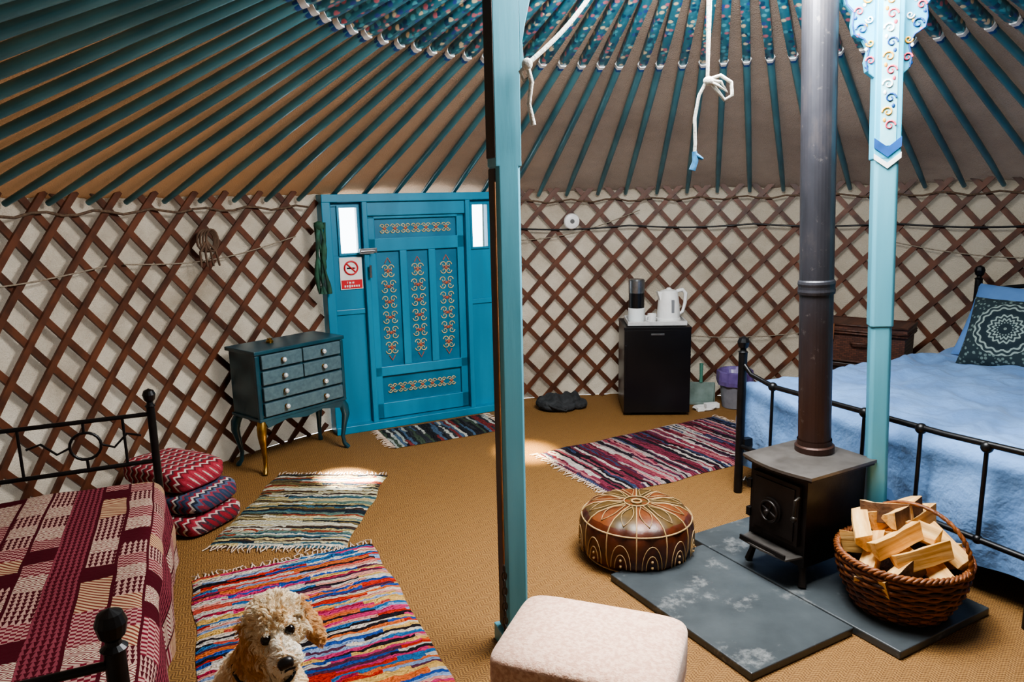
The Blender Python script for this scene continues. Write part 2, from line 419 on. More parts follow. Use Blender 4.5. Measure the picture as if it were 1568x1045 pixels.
b=B()
NS=84; dx=2*pi/NS; pv=.236; htop=1.575
def inside_door(a):
    d=(a-door_ang+pi)%(2*pi)-pi
    return abs(d)<dhalf+.005
for sgn in (1,-1):
    R=RL if sgn>0 else RL-.013
    for k in range(NS):
        base=k*dx
        run=[]
        jw=random.uniform(-.006,.006); jq=random.uniform(-.006,.006)
        def flush(run):
            if len(run)<2: return
            vs=[];fs=[]
            for (a,z) in run:
                th=dx*R; L=math.hypot(th,pv); ux,uz=sgn*th/L,pv/L
                px,pz=-uz*sgn*sgn,ux
                w=.0165
                for (o,ro) in ((-w,-.006),(w,-.006),(w,.006),(-w,.006)):
                    aa=a+(px*o)/R; zz=max(.002,z+pz*o)
                    r=R+ro
                    vs.append((r*math.cos(aa),r*math.sin(aa),zz))
            for i in range(len(run)-1):
                for q in range(4):
                    w2=(q+1)%4
                    fs.append((i*4+q,i*4+w2,i*4+4+w2,i*4+4+q))
            fs.append((0,1,2,3)); e=len(vs)-4; fs.append((e+3,e+2,e+1,e))
            b.add(vs,fs,0)
        N=24
        for i in range(N+1):
            z=htop*i/N; a=base+sgn*(z/pv*dx)+jw+jq*(i/N) - sgn*(1.505/pv*dx)
            if inside_door(a): flush(run); run=[]
            else: run.append((a,z))
        flush(run)
b.obj('wall_lattice',[M_lat],(CX,CY,0))
b=B()
pts=[]
for i in range(60):
    a=math.radians(105-105*i/59-10*i/59)
    pts.append((2.872*math.cos(a),2.872*math.sin(a),1.29-.02*abs(math.sin(i*.35))))
b.tube(pts,.007,0,6)
b.obj('wall_cable',[M_black],(CX,CY,0))
b=B(); pts=[]
for i in range(200):
    a=math.radians(134+332*i/199)
    pts.append(((2.875)*math.cos(a),(2.875)*math.sin(a),1.475+.012*math.sin(i*1.7)))
b.tube(pts,.007,0,6)
M_rdark=mat('rope_dark','#4a3a2e','#6a5644',rough=.9,scale=60)
b.obj('wall_rope_band',[M_rdark],(CX,CY,0))
b=B()
for (d0,d1,z0,z1) in ((136,158,1.30,1.22),(160,186,1.22,1.28),(60,85,.55,.50),(86,106,1.40,1.2),(30,55,1.12,1.2)):
    pts=[]
    for i in range(20):
        t=i/19; a=math.radians(d0+(d1-d0)*t)
        pts.append((2.874*math.cos(a),2.874*math.sin(a),z0+(z1-z0)*t-.06*math.sin(pi*t)))
    b.tube(pts,.004,0,5)
b.obj('wall_tie_cord',[mat('cord_pale','#988c7c','#7a7060',rough=.9,scale=60)],(CX,CY,0))

# ------------------------------------------------------------------ spiral ornaments
def spiral(b,cx,cz,r,turns,sx,sz,y,m,rad=.003,n=14,s0=0):
    pts=[]
    for i in range(n):
        t=i/(n-1); a=s0+turns*2*pi*t; q=r*(1-.8*t)
        pts.append((cx+sx*q*math.cos(a),y,cz+sz*q*math.sin(a)))
    b.tube(pts,[rad*(1-.4*i/n) for i in range(n)],m,4,up=(0,1,0))
def scroll_vert(b,cx,z0,z1,w,y,mc,mr,n=4,rad=.0035):
    h=(z1-z0)/n
    for k in range(n):
        zc_=z0+h*(k+.5)
        wk=w*(1.0 if 0<k<n-1 else .7)
        for sx in (1,-1):
            spiral(b,cx+sx*wk*.27,zc_+h*.2,h*.22,1.1,sx,1,y,mc,rad)
            spiral(b,cx+sx*wk*.27,zc_-h*.2,h*.22,1.1,sx,-1,y,mc,rad)
            spiral(b,cx+sx*wk*.17,zc_,h*.12,1,sx,1,y,mr,rad)
        b.ball((cx,y,zc_),(.008,.003,.012),mr,8,5)
    for zz,sg in ((z0,-1),(z1,1)):
        b.tube([(cx-.02,y,zz),(cx,y,zz+sg*.035),(cx+.02,y,zz)],rad,mr,4,up=(0,1,0))
def scroll_horz(b,x0,x1,cz,h,y,mc,mr,n=4,rad=.0035):
    w=(x1-x0)/n
    for k in range(n):
        xc=x0+w*(k+.5)
        for sz in (1,-1):
            spiral(b,xc+w*.2,cz+sz*h*.22,w*.22,1.1,1,sz,y,mc,rad)
            spiral(b,xc-w*.2,cz+sz*h*.22,w*.22,1.1,-1,sz,y,mc,rad)
        b.ball((xc,y,cz),(.012,.003,.008),mr,8,5)

# ------------------------------------------------------------------ DOOR
D=empty('door_1',(-.63,4.985,0),math.radians(26.2))
b=B()
HD=1.545
for sx in (-1,1):
    b.box((sx*.598,0,HD/2),(.055,.14,HD),0)
    b.box((sx*.355,-.01,HD/2),(.035,.12,HD-.02),0)
    b.box((sx*.471,0,.59),(.20,.05,1.16),0)
    b.box((sx*.471,0,1.5),(.20,.05,.07),0)
    b.box((sx*.384,0,1.32),(.025,.05,.32),0)
    b.box((sx*.543,0,1.32),(.058,.05,.32),0)
    b.box((sx*.471,-.03,.80),(.19,.012,.035),0)
b.box((0,0,HD-.02),(1.25,.15,.05),0)
b.box((0,-.01,.025),(1.25,.16,.05),0)
b.box((0,0,HD-.085),(.70,.10,.10),0)
b.obj('frame',[M_door],parent=D,bevel=.004)
b=B()
y=-.015; LW=.335
def rail(x0,x1,z0,z1,yy=y,t=.035,m=0): b.box(((x0+x1)/2,yy,(z0+z1)/2),(x1-x0,t,z1-z0),m)
rail(-LW,-LW+.05,.055,1.43); rail(LW-.05,LW,.055,1.43)
rail(-LW,LW,1.39,1.43); rail(-LW,LW,1.18,1.265); rail(-LW,LW,.345,.41); rail(-LW,LW,.055,.16)
rail(-.125,-.075,.41,1.18); rail(.075,.125,.41,1.18)
b.box((0,0,.74),(LW*2+.01,.02,1.38),1)
b.obj('leaf',[M_door,M_doord],parent=D,bevel=.004)
b=B(); yy=-.014
for x in (-.205,0,.205): scroll_vert(b,x,.48,1.10,.095,yy,0,1,6,.0036)
scroll_horz(b,-.25,.25,1.325,.07,yy,0,1,7,.0036)
scroll_horz(b,-.25,.25,.252,.075,yy,0,1,7,.0036)
b.obj('painted_scrolls',[M_cream,M_red],parent=D)
b=B()
b.box((-.36,-.085,1.19),(.09,.012,.035),0); b.tube([(-.40,-.095,1.19),(-.31,-.095,1.19)],.006,0,8)
b.box((-.30,-.04,1.19),(.04,.012,.03),0)
b.tube([(-.345,-.10,1.02),(-.345,-.10,1.10)],.008,0,8); b.tube([(-.345,-.07,1.06),(-.345,-.10,1.06)],.006,0,8)
b.obj('bolt_latch',[M_steel],parent=D,bevel=.002)
for i,sx in enumerate((-1,1)):
    b=B()
    b.box((0,0,0),(.118,.006,.29),0)
    for zz in (-.15,.15): b.box((0,-.03,zz),(.14,.02,.014),1)
    for xx in (-.063,.063): b.box((xx,-.03,0),(.014,.02,.29),1)
    m,nt,bs=newmat('window_glass_%d'%i); bs.inputs['Transmission Weight'].default_value=1; bs.inputs['Roughness'].default_value=.05; bs.inputs['IOR'].default_value=1.05; bs.inputs['Base Color'].default_value=(.95,.98,1,1)
    o=b.obj('window_%d'%(i+1),[m,M_door],(sx*.4555,0,1.322),0,parent=D)
b=B()
b.box((0,0,0),(.145,.006,.205),0)
b.box((0,-.004,-.07),(.135,.003,.055),1)
n=32
b.tube([(.042*math.cos(2*pi*i/n),-.006,.035+.042*math.sin(2*pi*i/n)) for i in range(n)],.0055,1,6,closed=True)
b.tube([(-.03,-.006,.065),(.03,-.006,.005)],.005,1,6)
b.box((0,-.005,.033),(.055,.003,.009),2); b.box((.024,-.0055,.033),(.008,.003,.010),1)
for xx in (-.03,-.018): b.box((xx,-.0065,-.058),(.003,.002,.012),0)
for i in range(7): b.box((-.045+.015*i,-.0065,-.082),(.009,.002,.012 if i!=2 else .018),0)
for i in range(2): b.box((-.012+.02*i,-.0065,-.06),(.012,.002,.010),0)
a=math.radians(26.2)
M_sred=mat('sign_red','#c8202c','#c01e28',rough=.4)
b.obj('no_smoking_sign',[M_white,M_sred,M_black],(-.63-.455*math.cos(a)+.031*math.sin(a),4.985-.455*math.sin(a)-.031*math.cos(a),1.05),a)
b=B()
for k in range(5):
    pts=[(.012*math.sin(k*2+j*.8)+.02*(k-2)*.6,.01*math.cos(k+j),.22-j*.055) for j in range(9)]
    b.tube(pts,[.012+.006*math.sin(j*1.3+k) for j in range(9)],k%2,6)
b.ball((0,0,.2),(.035,.025,.03),0)
b.obj('hanging_green_strap',[mat('strap_green','#1e3c2e','#2e5a44',rough=.8),mat('strap_green2','#16302a','#3a6a58',rough=.8)],(-1.17,4.60,1.16))

# ------------------------------------------------------------------ POSTS
def oct_post(b,w,z0,z1,m=0,ch=.25):
    h=w/2;c=w*ch
    poly=[(-h+c,-h),(h-c,-h),(h,-h+c),(h,h-c),(h-c,h),(-h+c,h),(-h,h-c),(-h,-h+c)]
    b.prism(poly,z0,z1,m,'xy')
P1=empty('support_post',(-.012,2.30,0),math.radians(20))
b=B()
oct_post(b,.078,0,1.60,0,.12); b.box((0,0,1.99),(.082,.078,.79),0)
wing=[(.04,1.86),(.055,1.89),(.05,1.95),(.06,2.0),(.075,2.06),(.085,2.12),(.10,2.2),(.16,2.38),(.04,2.38)]
b.prism(wing,-.039,.039,0)
b.box((0,0,.03),(.11,.11,.06),0)
b.box((-.0405,0,.83),(.004,.060,1.52),1); b.box((-.0425,0,2.0),(.004,.078,.76),1)  # thin dark strips paint the shade on the post's left face
b.obj('post',[M_post,M_postshade],parent=P1,bevel=.003)
b=B()
b.tube([(-.05,-.05,1.55),(-.051,-.052,.9),(-.05,-.05,.32)],.003,0,6)
for i in range(11):
    z=.31-i*.027
    n=12
    rr_=[(.008*math.cos(2*pi*j/n),.016*math.sin(2*pi*j/n)) for j in range(n)]
    if i%2: b.tube([(-.05+p,-.05,z+q) for p,q in rr_],.0028,1,6,closed=True)
    else: b.tube([(-.05,-.05+p,z+q) for p,q in rr_],.0028,1,6,closed=True)
b.obj('cord_and_chain',[mat('orange_cord','#8a5a30','#6a4424',rough=.8),M_chain],parent=P1)
P2=empty('support_post',(1.43,2.735,0)); P2.rotation_euler=(math.radians(-.6),math.radians(-2.3),math.radians(-14))
b=B()
oct_post(b,.074,0,1.0,0,.15); oct_post(b,.082,1.0,1.62,0,.12); b.box((0,0,2.0),(.09,.085,.77),1)
wing=[(.044,1.90),(.072,1.925),(.078,1.96),(.068,2.0),(.085,2.035),(.118,2.055),(.125,2.09),(.12,2.13),(.145,2.16),(.155,2.22),(.19,2.38),(.044,2.38)]
b.prism(wing,-.02,.02,1); b.prism([(-p[0],p[1]) for p in wing][::-1],-.02,.02,1)
b.box((0,0,.032),(.10,.10,.058),0)
b.obj('post',[M_post,M_head],parent=P2,bevel=.004)
b=B()
b.box((0,-.0435,2.0),(.052,.003,.68),0)
M_face=mat('painted_ground','#94ced8','#72bccb',rough=.4)
b.prism([(-.045,1.655),(0,1.62),(.045,1.655),(.045,1.69),(0,1.655),(-.045,1.69)],-.047,-.0425,1)
b.prism([(-.045,1.615),(0,1.58),(.045,1.615),(.045,1.635),(0,1.60),(-.045,1.635)],-.047,-.0425,2)
cols=[3,4,5,2]
for k in range(13):
    z=1.73+k*.047
    spiral(b,0.004*(-1)**k,z,.019,1.2,(-1)**k,1,-.046,cols[k%4],.0042)
    b.ball((.014*(-1)**(k+1),-.046,z+.02),(.006,.002,.008),cols[(k+1)%4],6,4)
for sx in (1,-1):
    for k,(x,z,r) in enumerate(((.06,1.96,.016),(.062,2.02,.014),(.09,2.07,.02),(.065,2.10,.014),(.10,2.13,.016),(.07,2.17,.016),(.115,2.2,.02),(.08,2.24,.018),(.13,2.28,.02),(.09,2.31,.02))):
        spiral(b,sx*x,z,r,1.2,sx,(-1)**k,-.023,cols[k%4],.0042)
        b.ball((sx*(x+.012),-.022,z-.02),(.007,.002,.007),cols[(k+2)%4],6,4)
    edge=[(p[0]-.004,p[1]) for p in wing[1:11]]
    b.tube([(sx*p[0],-.021,p[1]) for p in edge],.004,1,4,up=(0,1,0))
M_yel=mat('motif_yellow','#e0a830','#d89020'); M_pk=mat('motif_pink','#c83858','#d04a60')
b.obj('painted_pattern',[M_face,M_dkblue,M_white,M_pk,M_yel,M_dkblue],parent=P2)

# ------------------------------------------------------------------ ropes
b=B()
pts=[]
for i in range(16):
    t=i/15; pts.append((.35-.35*t,.25-.25*t,.47-.47*t-.05*math.sin(pi*t)))
b.tube(pts,.007,0,6)
b.ball((0,0,0),(.016,.014,.018),0)
b.tube([(0,0,0),(.012,-.005,-.05),(.004,0,-.11),(.016,0,-.17)],[.007,.008,.007,.009],0,6)
b.tube([(0,0,0),(-.02,0,-.02),(-.01,0,-.045),(.01,0,-.03),(0,0,0)],.006,0,6)
b.obj('tied_rope',[M_rope],(.06,2.245,1.88))
b=B()
b.tube([(0,0,.62),(.002,0,.3),(.008,0,0)],.005,0,6)
b.tube([(.012,0,.62),(.012,0,.3),(.012,.01,0)],.004,0,6)
b.ball((.012,0,-.005),(.018,.015,.015),0)
b.tube([(.01,0,0),(.05,0,.012),(.085,0,-.01),(.09,0,-.05),(.065,0,-.065),(.045,0,-.04),(.01,0,0)],.006,0,6)
b.tube([(.01,0,0),(.05,-.01,-.01),(.07,-.01,-.04),(.04,-.01,-.02),(.0,0,0)],.005,0,6)
b.tube([(.008,0,0),(-.018,0,-.05),(-.03,0,-.12),(-.026,0,-.2),(-.028,0,-.235)],.0055,0,6)
b.tube([(-.028,0,-.225),(-.024,0,-.255),(-.034,0,-.285)],[.008,.010,.011],1,6)
b.tube([(-.026,0,-.235),(-.01,0,-.245),(.0,0,-.25)],[.008,.007,.004],1,6)
b.obj('hanging_knotted_rope',[M_rope,M_ropeb],(.64,2.50,1.865))
b=B()
for k in range(4):
    n=14; pts=[(.05*math.cos(2*pi*i/n+k)*(1-.1*k)+.01*k,-.01*k*.5,.06*math.sin(2*pi*i/n+k)) for i in range(n)]
    b.tube(pts,.006,0,6,closed=True)
for k in range(4): b.tube([(0,-.01,0),(.03*(k-1.5),-.015,-.06),(.035*(k-1.2),-.01,-.14)],.006,0,6)
b.obj('coiled_cord',[mat('cord_brown','#4a3628','#665040',rough=.9)],(-1.655,4.06,1.31),math.radians(50))
b=B()
b.lathe([(0,0),(.055,0),(.058,.01),(.052,.028),(.03,.034),(0,.034)],m=0,seg=28)
b.lathe([(.0,.036),(.016,.036),(.018,.03)],m=1,seg=16)
o=b.obj('smoke_alarm',[M_white,mat('alarm_grey','#5a5a5a')],(.45,5.435,1.33)); o.rotation_euler=(math.radians(90),0,math.radians(6))

# ------------------------------------------------------------------ RUGS
def rug(name,c,rz,w,l,m,seed,zoff=.0):
    b=B(); nx=max(10,int(w/.03)); ny=max(10,int(l/.012))
    vs=[];fs=[]
    def ex(y): return .02*noise.noise(Vector((y*5,seed,0)))
    for j in range(ny+1):
        y=-l/2+l*j/ny
        for i in range(nx+1):
            x=-w/2+w*i/nx
            h=.010+.0025*math.sin(y*2*pi*45)+.003*noise.noise(Vector((x*9,y*9,seed)))
            e=min(i,nx-i,j,ny-j)
            if e==0: h=.002
            vs.append((x+ex(y),y+.015*noise.noise(Vector((x*5,seed+3,0))),h+zoff))
    for j in range(ny):
        for i in range(nx):
            k=j*(nx+1)+i; fs.append((k,k+1,k+nx+2,k+nx+1))
    b.add(vs,fs,0,True)
    for sy in (-1,1):
        nfr=int(w/.018)
        for i in range(nfr):
            x=-w/2+w*(i+.5)/nfr; y=sy*l/2; q=random.uniform(.025,.05)
            b.tube([(x,y-sy*.01,.007),(x+random.uniform(-.01,.01),y+sy*q*.5,.008),(x+random.uniform(-.018,.018),y+sy*q,.004)],[.004,.003,.0015],1,4)
    return b.obj(name,[m,M_fringe],(c[0],c[1],.001),rz,recalc=False)
rug('rag_rug',(-1.04,3.48),math.radians(-3),.62,.88,M_rugB,1)
rug('rag_rug.001',(-.69,2.27),math.radians(24),.74,1.42,M_rugA,2)
rug('rag_rug.002',(.93,4.21),math.radians(29-90),.76,1.42,M_rugC,3)
rug('door_mat',(-.475,4.70),math.radians(26-90),.40,.78,M_rugD,4)

# ------------------------------------------------------------------ HEARTH
a=math.radians(29); ux=Vector((math.cos(a),math.sin(a))); uy=Vector((-math.sin(a),math.cos(a)))
b=B()
def slab(e,w,l,h):
    c=Vector(e)+ux*w/2+uy*l/2
    b.box((c.x,c.y,h/2+.001),(w,l,h),0,rz=a)
slab((1.238,2.157),.51,.995,.03)
slab((.725,2.064),.487,.73,.03)
b.obj('hearth_slab',[M_slate],bevel=.004)

# ------------------------------------------------------------------ STOVE  (front faces local -x)
st=empty('wood_stove',(1.155,2.76,.031),a)
b=B()
DX,DY=.33,.27
b.box((0,0,.26),(DX,DY,.36),0)
b.box((0,0,.085),(DX-.02,DY-.02,.01),0)
poly=[(DX/2+.02,-DY/2-.03),(DX/2+.02,DY/2+.03),(-DX/2-.02,DY/2+.03)]
for i in range(1,8):
    t=i/8; poly.append((-DX/2-.02-.03*math.sin(pi*t),(DY/2+.03)*(1-2*t)))
poly.append((-DX/2-.02,-DY/2-.03))
b.prism(poly,.44,.452,1,'xy')
b.prism([(p[0]*.97,p[1]*.97) for p in poly],.43,.44,0,'xy')
b.box((-DX/2-.008,0,.28),(.018,.225,.24),0)
b.box((-DX/2-.016,0,.28),(.012,.19,.205),0)
def diskx(x,y,z,r,t,m=0,seg=24):
    b.tube([(x,y,z),(x-t,y,z)],r,m,seg)
diskx(-DX/2-.02,.01,.265,.052,.012)
n=24; b.tube([(-DX/2-.036,.01+.04*math.cos(2*pi*i/n),.265+.04*math.sin(2*pi*i/n)) for i in range(n)],.005,0,6,closed=True)
for k in range(4):
    q=k*pi/2+.4; b.tube([(-DX/2-.034,.01,.265),(-DX/2-.034,.01+.04*math.cos(q),.265+.04*math.sin(q))],.005,0,6)
b.ball((-DX/2-.045,.01,.265),.011,0)
b.tube([(-DX/2-.02,-.115,.36),(-DX/2-.045,-.118,.355),(-DX/2-.05,-.12,.29)],.006,2,8)
b.ball((-DX/2-.05,-.12,.285),.012,2)
b.tube([(-DX/2-.01,.13,.33),(-DX/2-.03,.14,.36),(-DX/2-.045,.135,.35)],.005,2,8)
b.box((-DX/2-.012,.125,.22),(.02,.02,.035),0); b.box((-DX/2-.012,.125,.34),(.02,.02,.035),0)
b.prism([(-DX/2,-.13),(-DX/2,.13),(-DX/2-.075,.115),(-DX/2-.085,.0),(-DX/2-.075,-.115)],.118,.126,1,'xy')
b.box((-DX/2-.075,0,.132),(.008,.22,.018),0)
for sx in (-1,1):
    for sy in (-1,1):
        b.tube([(sx*(DX/2-.02),sy*(DY/2-.02),.10),(sx*(DX/2-.012),sy*(DY/2-.012),.05),(sx*(DX/2-.002),sy*(DY/2-.002),0.004)],[.02,.014,.017],0,6)
b.obj('firebox',[M_stove,M_stovetop,M_chain],parent=st,bevel=.003)
b=B()
b.lathe([(.075,.0),(.075,.023),(.066,.028),(.066,.048)],(0,0,0),0)
b.lathe([(.062,.0),(.062,.648)],(0,0,0),0); b.lathe([(.067,.633),(.069,.643),(.067,.653),(.067,.663),(.069,.673),(.067,.683),(.0625,.688)],(0,0,0),0)
b.lathe([(.0625,.678),(.0625,2.33)],(0,0,0),0)
b.lathe([(.075,2.30),(.12,2.33),(.0,2.40)],(0,0,0),0)
fx=1.155+.075*math.cos(a)-.035*math.sin(a); fy=2.76+.075*math.sin(a)+.035*math.cos(a)
b.obj('flue_pipe',[M_flue],(fx,fy,.485),rot=(0,math.radians(-2.5),0))

# ------------------------------------------------------------------ LEATHER POUF
b=B()
prof=[(.0,.232),(.05,.232),(.12,.23),(.18,.218),(.212,.20),(.232,.175),(.238,.14),(.238,.09),(.228,.045),(.208,.012),(.19,0),(0,0)]
def rf(a,z,i): return 1-.03*abs(math.cos(a*6))**8
b.lathe(prof,seg=96,mf=lambda k,i:(0 if i<4 else 1) if ((k+4)//8)%2 else (3 if i<4 else 1),rf=rf)
for k in range(12):
    q=2*pi*k/12+pi/12; c,s=math.cos(q),math.sin(q)
    b.tube([(r*1.0*c,r*1.0*s,z+.002) for r,z in prof[1:10]],.003,2,5)
    q2=q+pi/12
    for sg in (1,-1):
        pts=[]
        for i in range(8):
            t=i/7; r=.06+.14*t; aa=q2+sg*.17*math.sin(pi*t)
            z=.236-.028*max(0,(r-.12)/.08)**1.5
            pts.append((r*math.cos(aa),r*math.sin(aa),z))
        b.tube(pts,.0018,2,4)
    for sc in (1,.6):
        pts=[]
        for i in range(13):
            t=i/12; aa=q2+(.17*sc*math.cos(pi*t)); z=.045+.10*sc*math.sin(pi*t)
            pts.append((.241*math.cos(aa),.241*math.sin(aa),z))
        b.tube(pts,.002,2,4)
    for zz in (.055,.08): b.ball((.241*math.cos(q2),.241*math.sin(q2),zz),.006,2,6,4)
ring(b,.052,.236,.003,2,5); ring(b,.230,.178,.0035,2,5); ring(b,.02,.236,.005,2,5); ring(b,.211,.015,.0035,2,5)
b.obj('leather_pouffe',[M_leather,M_leatherd,M_stitch,mat('leather_olive','#56401f','#403012',rough=.4,scale=14)],(.51,2.93,.001),.1,weld=True)

# ------------------------------------------------------------------ LOG BASKET
bk=empty('log_basket',(1.375,2.44,.032),.3)
b=B(); rows=16; hb=.185
def br(t): return .150+.062*math.sin(min(1,t*1.05)*pi/2)
for j in range(rows):
    t=j/(rows-1); z=.008+hb*t; r=br(t); n=96
    b.tube([((r+.005*math.sin(16*2*pi*i/n+(j%2)*pi))*math.cos(2*pi*i/n),(r+.005*math.sin(16*2*pi*i/n+(j%2)*pi))*math.sin(2*pi*i/n),z) for i in range(n)],.0068,j%3==0 and 1 or 0,5,closed=True)
for k in range(32):
    q=2*pi*k/32; b.tube([((br(t)-.001)*math.cos(q),(br(t)-.001)*math.sin(q),.004+hb*t) for t in (0,.25,.5,.75,1)],.005,1,5)
for ph in (0,2*pi/3,4*pi/3):
    n=120; b.tube([((.214+.008*math.cos(24*2*pi*i/n+ph))*math.cos(2*pi*i/n),(.214+.008*math.cos(24*2*pi*i/n+ph))*math.sin(2*pi*i/n),hb+.018+.008*math.sin(24*2*pi*i/n+ph)) for i in range(n)],.0065,0,5,closed=True)
b.lathe([(.14,.004),(0,.006)],m=1,seg=32)
b.lathe([(.145,.006),(.2,hb)],m=1,seg=32)
for ph in (0,pi):
    pts=[]
    for i in range(40):
        t=i/39; x=.208*math.cos(pi*t); z=hb+.0+.20*math.sin(pi*t)
        pts.append((x*.28+.03+.004*math.cos(12*t*2*pi+ph),-x*.96+.004*math.sin(12*t*2*pi+ph)-.03*math.sin(pi*t),z))
    b.tube(pts,.0065,0,6)
b.obj('wicker',[M_wick,M_wickd],parent=bk)
random.seed(21)
logs=[((-.10,-.09,.18),10,70,.07),((.03,-.11,.17),60,80,.07),((.10,-.04,.19),-20,78,.075),((-.12,.02,.19),35,65,.07),((-.03,.0,.21),80,85,.08),((.09,.06,.21),15,80,.07),
      ((-.05,.10,.21),-40,80,.07),((.04,.0,.28),100,84,.07),((-.07,-.03,.28),-15,75,.065),((.08,.04,.30),30,86,.07),((.0,.08,.33),-60,80,.065),((.11,-.08,.24),75,70,.06),((-.02,-.10,.24),-30,75,.06),((.06,.11,.30),5,82,.07),((-.10,.09,.27),60,80,.06),((.01,.02,.345),20,86,.06)]
for i,(c,rz_,ry_,w) in enumerate(logs):
    b=B(); L=random.uniform(.17,.23)
    poly=[(-w*.55,-w*.35),(w*.55,-w*.4),(w*.5,-w*.1),(w*.1,w*.5),(-w*.2,w*.42)]
    poly=[(x+random.uniform(-.006,.006),y+random.uniform(-.006,.006)) for x,y in poly]
    n=len(poly)
    segs=5; vs=[];fs=[]
    for j in range(segs+1):
        z=-L/2+L*j/segs
        for (x,y) in poly: vs.append((x+random.uniform(-.002,.002)+.004*math.sin(j),y+random.uniform(-.002,.002),z))
    for j in range(segs):
        for k in range(n):
            l=(k+1)%n
            b.add([vs[j*n+k],vs[j*n+l],vs[(j+1)*n+l],vs[(j+1)*n+k]],[(0,1,2,3)],1 if (k==0 and i%5==0) else 0)
    b.add(vs[:n],[tuple(range(n))],0); b.add(vs[-n:],[tuple(range(n))],0)
    o=b.obj('split_log_%d'%(i+1),[M_log,M_bark],parent=bk,bevel=.002,weld=True)
    o.location=c; o.rotation_euler=(random.uniform(-.3,.3),math.radians(ry_),math.radians(rz_))

# ------------------------------------------------------------------ drape helper
def drape(name,hx,hy,zt,drop,r,m,parent,step=.03,amp=.01,fold=.012,seed=0,zmin=.05,freq=14,crease=0,cs=1.0):
    b=B(); X=hx+drop; Y=hy+drop
    nx=int(2*X/step); ny=int(2*Y/step); vs=[];fs=[]
    for j in range(ny+1):
        v=-Y+2*Y*j/ny
        for i in range(nx+1):
            u=-X+2*X*i/nx
            cx=max(-hx,min(hx,u)); cy=max(-hy,min(hy,v))
            ex,ey=u-cx,v-cy; d0=math.hypot(ex,ey); d=min(d0,drop)
            n_=noise.noise(Vector((u*3,v*3,seed)))+.5*noise.noise(Vector((u*8,v*8,seed+5)))
            if crease:
                n_+=crease*(.5-abs(noise.noise(Vector((u*2.2*cs+v*3*cs,v*5*cs-u*2*cs,seed+9)))))*1.2
                n_+=crease*.6*(.5-abs(noise.noise(Vector((u*9-v*3,v*8+u*3,seed+19)))))
            if d<1e-6:
                p=(cx,cy,zt+amp*n_)
            else:
                ox,oy=ex/d0,ey/d0; q=r*pi/2
                if d<q: off=r*math.sin(d/r); dz=r*(1-math.cos(d/r))
                else: off=r; dz=r+d-q
                per=(cx*1.0-cy*1.0)*freq+ (math.atan2(oy,ox)*2)
                w=min(1,max(0,(d-q*.5)/.15))
                nn=noise.noise(Vector((cx*4,cy*4,d*5+seed)))
                off+=fold*w*(math.sin(per)+.6*math.sin(per*2.3+seed)+1.5*nn)+w*.012
                p=(cx+ox*off,cy+oy*off,max(zmin,zt-dz+amp*n_*(1-w)+.02*w*nn))
            vs.append(p)
    for j in range(ny):
        for i in range(nx):
            k=j*(nx+1)+i; fs.append((k,k+1,k+nx+2,k+nx+1))
    b.add(vs,fs,0,True)
    o=b.obj(name,[m],parent=parent,recalc=False)
    md=o.modifiers.new('sub','SUBSURF'); md.levels=1; md.render_levels=1
    return o
def finial(b,x,y,z,r,m=0):
    b.lathe([(r*.55,0),(r*.9,.008),(r*.55,.016),(r*.5,.024),(r*.85,.034),(r*1.05,.034+r*.9),(r*.8,.034+r*1.6),(.001,.034+r*1.95)],(x,y,z),m,16)

# ------------------------------------------------------------------ DOUBLE BED  local x = foot->head
bd=empty('double_bed',(2.289,3.36,0),math.radians(26.5))
L2,W2=.935,.70
b=B()
for sy in (-1,1):
    b.tube([(-L2,sy*W2,0),(-L2,sy*W2,.73)],.021,0,12); finial(b,-L2,sy*W2,.725,.028)
    b.tube([(L2-.02,sy*W2,0),(L2-.02,sy*W2,.97)],.021,0,12); finial(b,L2-.02,sy*W2,.965,.028)
    b.box((0,sy*(W2-.02),.27),(2*L2,.03,.04),0)
b.tube([(-L2,-W2,.62),(-L2,-W2*.5,.605),(-L2,W2*.7,.60),(-L2,W2-.06,.63),(-L2,W2,.68)],.012,0,8)
b.tube([(-L2,-W2,.25),(-L2,W2,.25)],.012,0,8)
for k in range(5):
    yb=W2-.2-k*.25
    b.tube([(-L2,yb,.25),(-L2,yb,.60)],.008,0,8); b.ball((-L2,yb,.60),.022,0); b.ball((-L2,yb,.25),.018,0)
b.tube([(L2-.02,-W2+2*W2*i/16,.90+.10*math.sin(pi*i/16)) for i in range(17)],.013,0,8)
b.tube([(L2-.02,-W2,.45),(L2-.02,W2,.45)],.012,0,8)
for k in range(9):
    yb=W2-.14-k*.14; b.tube([(L2-.02,yb,.45),(L2-.02,yb,.90+.09*math.sin(pi*(yb+W2)/(2*W2)))],.007,0,8)
b.obj('iron_frame',[M_black],parent=bd)
b=B(); b.ball((.0,0,.40),(L2-.08,W2-.05,.105),0,40,14,e=.18); b.box((0,0,.26),(2*L2-.14,2*W2-.08,.05),0)
b.obj('mattress',[M_mattress],parent=bd)
o=drape('duvet',L2-.115,W2+.05,.525,.42,.05,M_duvet,bd,.020,.022,.013,3,.08,11,crease=2.0); o.location=(0,0,0)
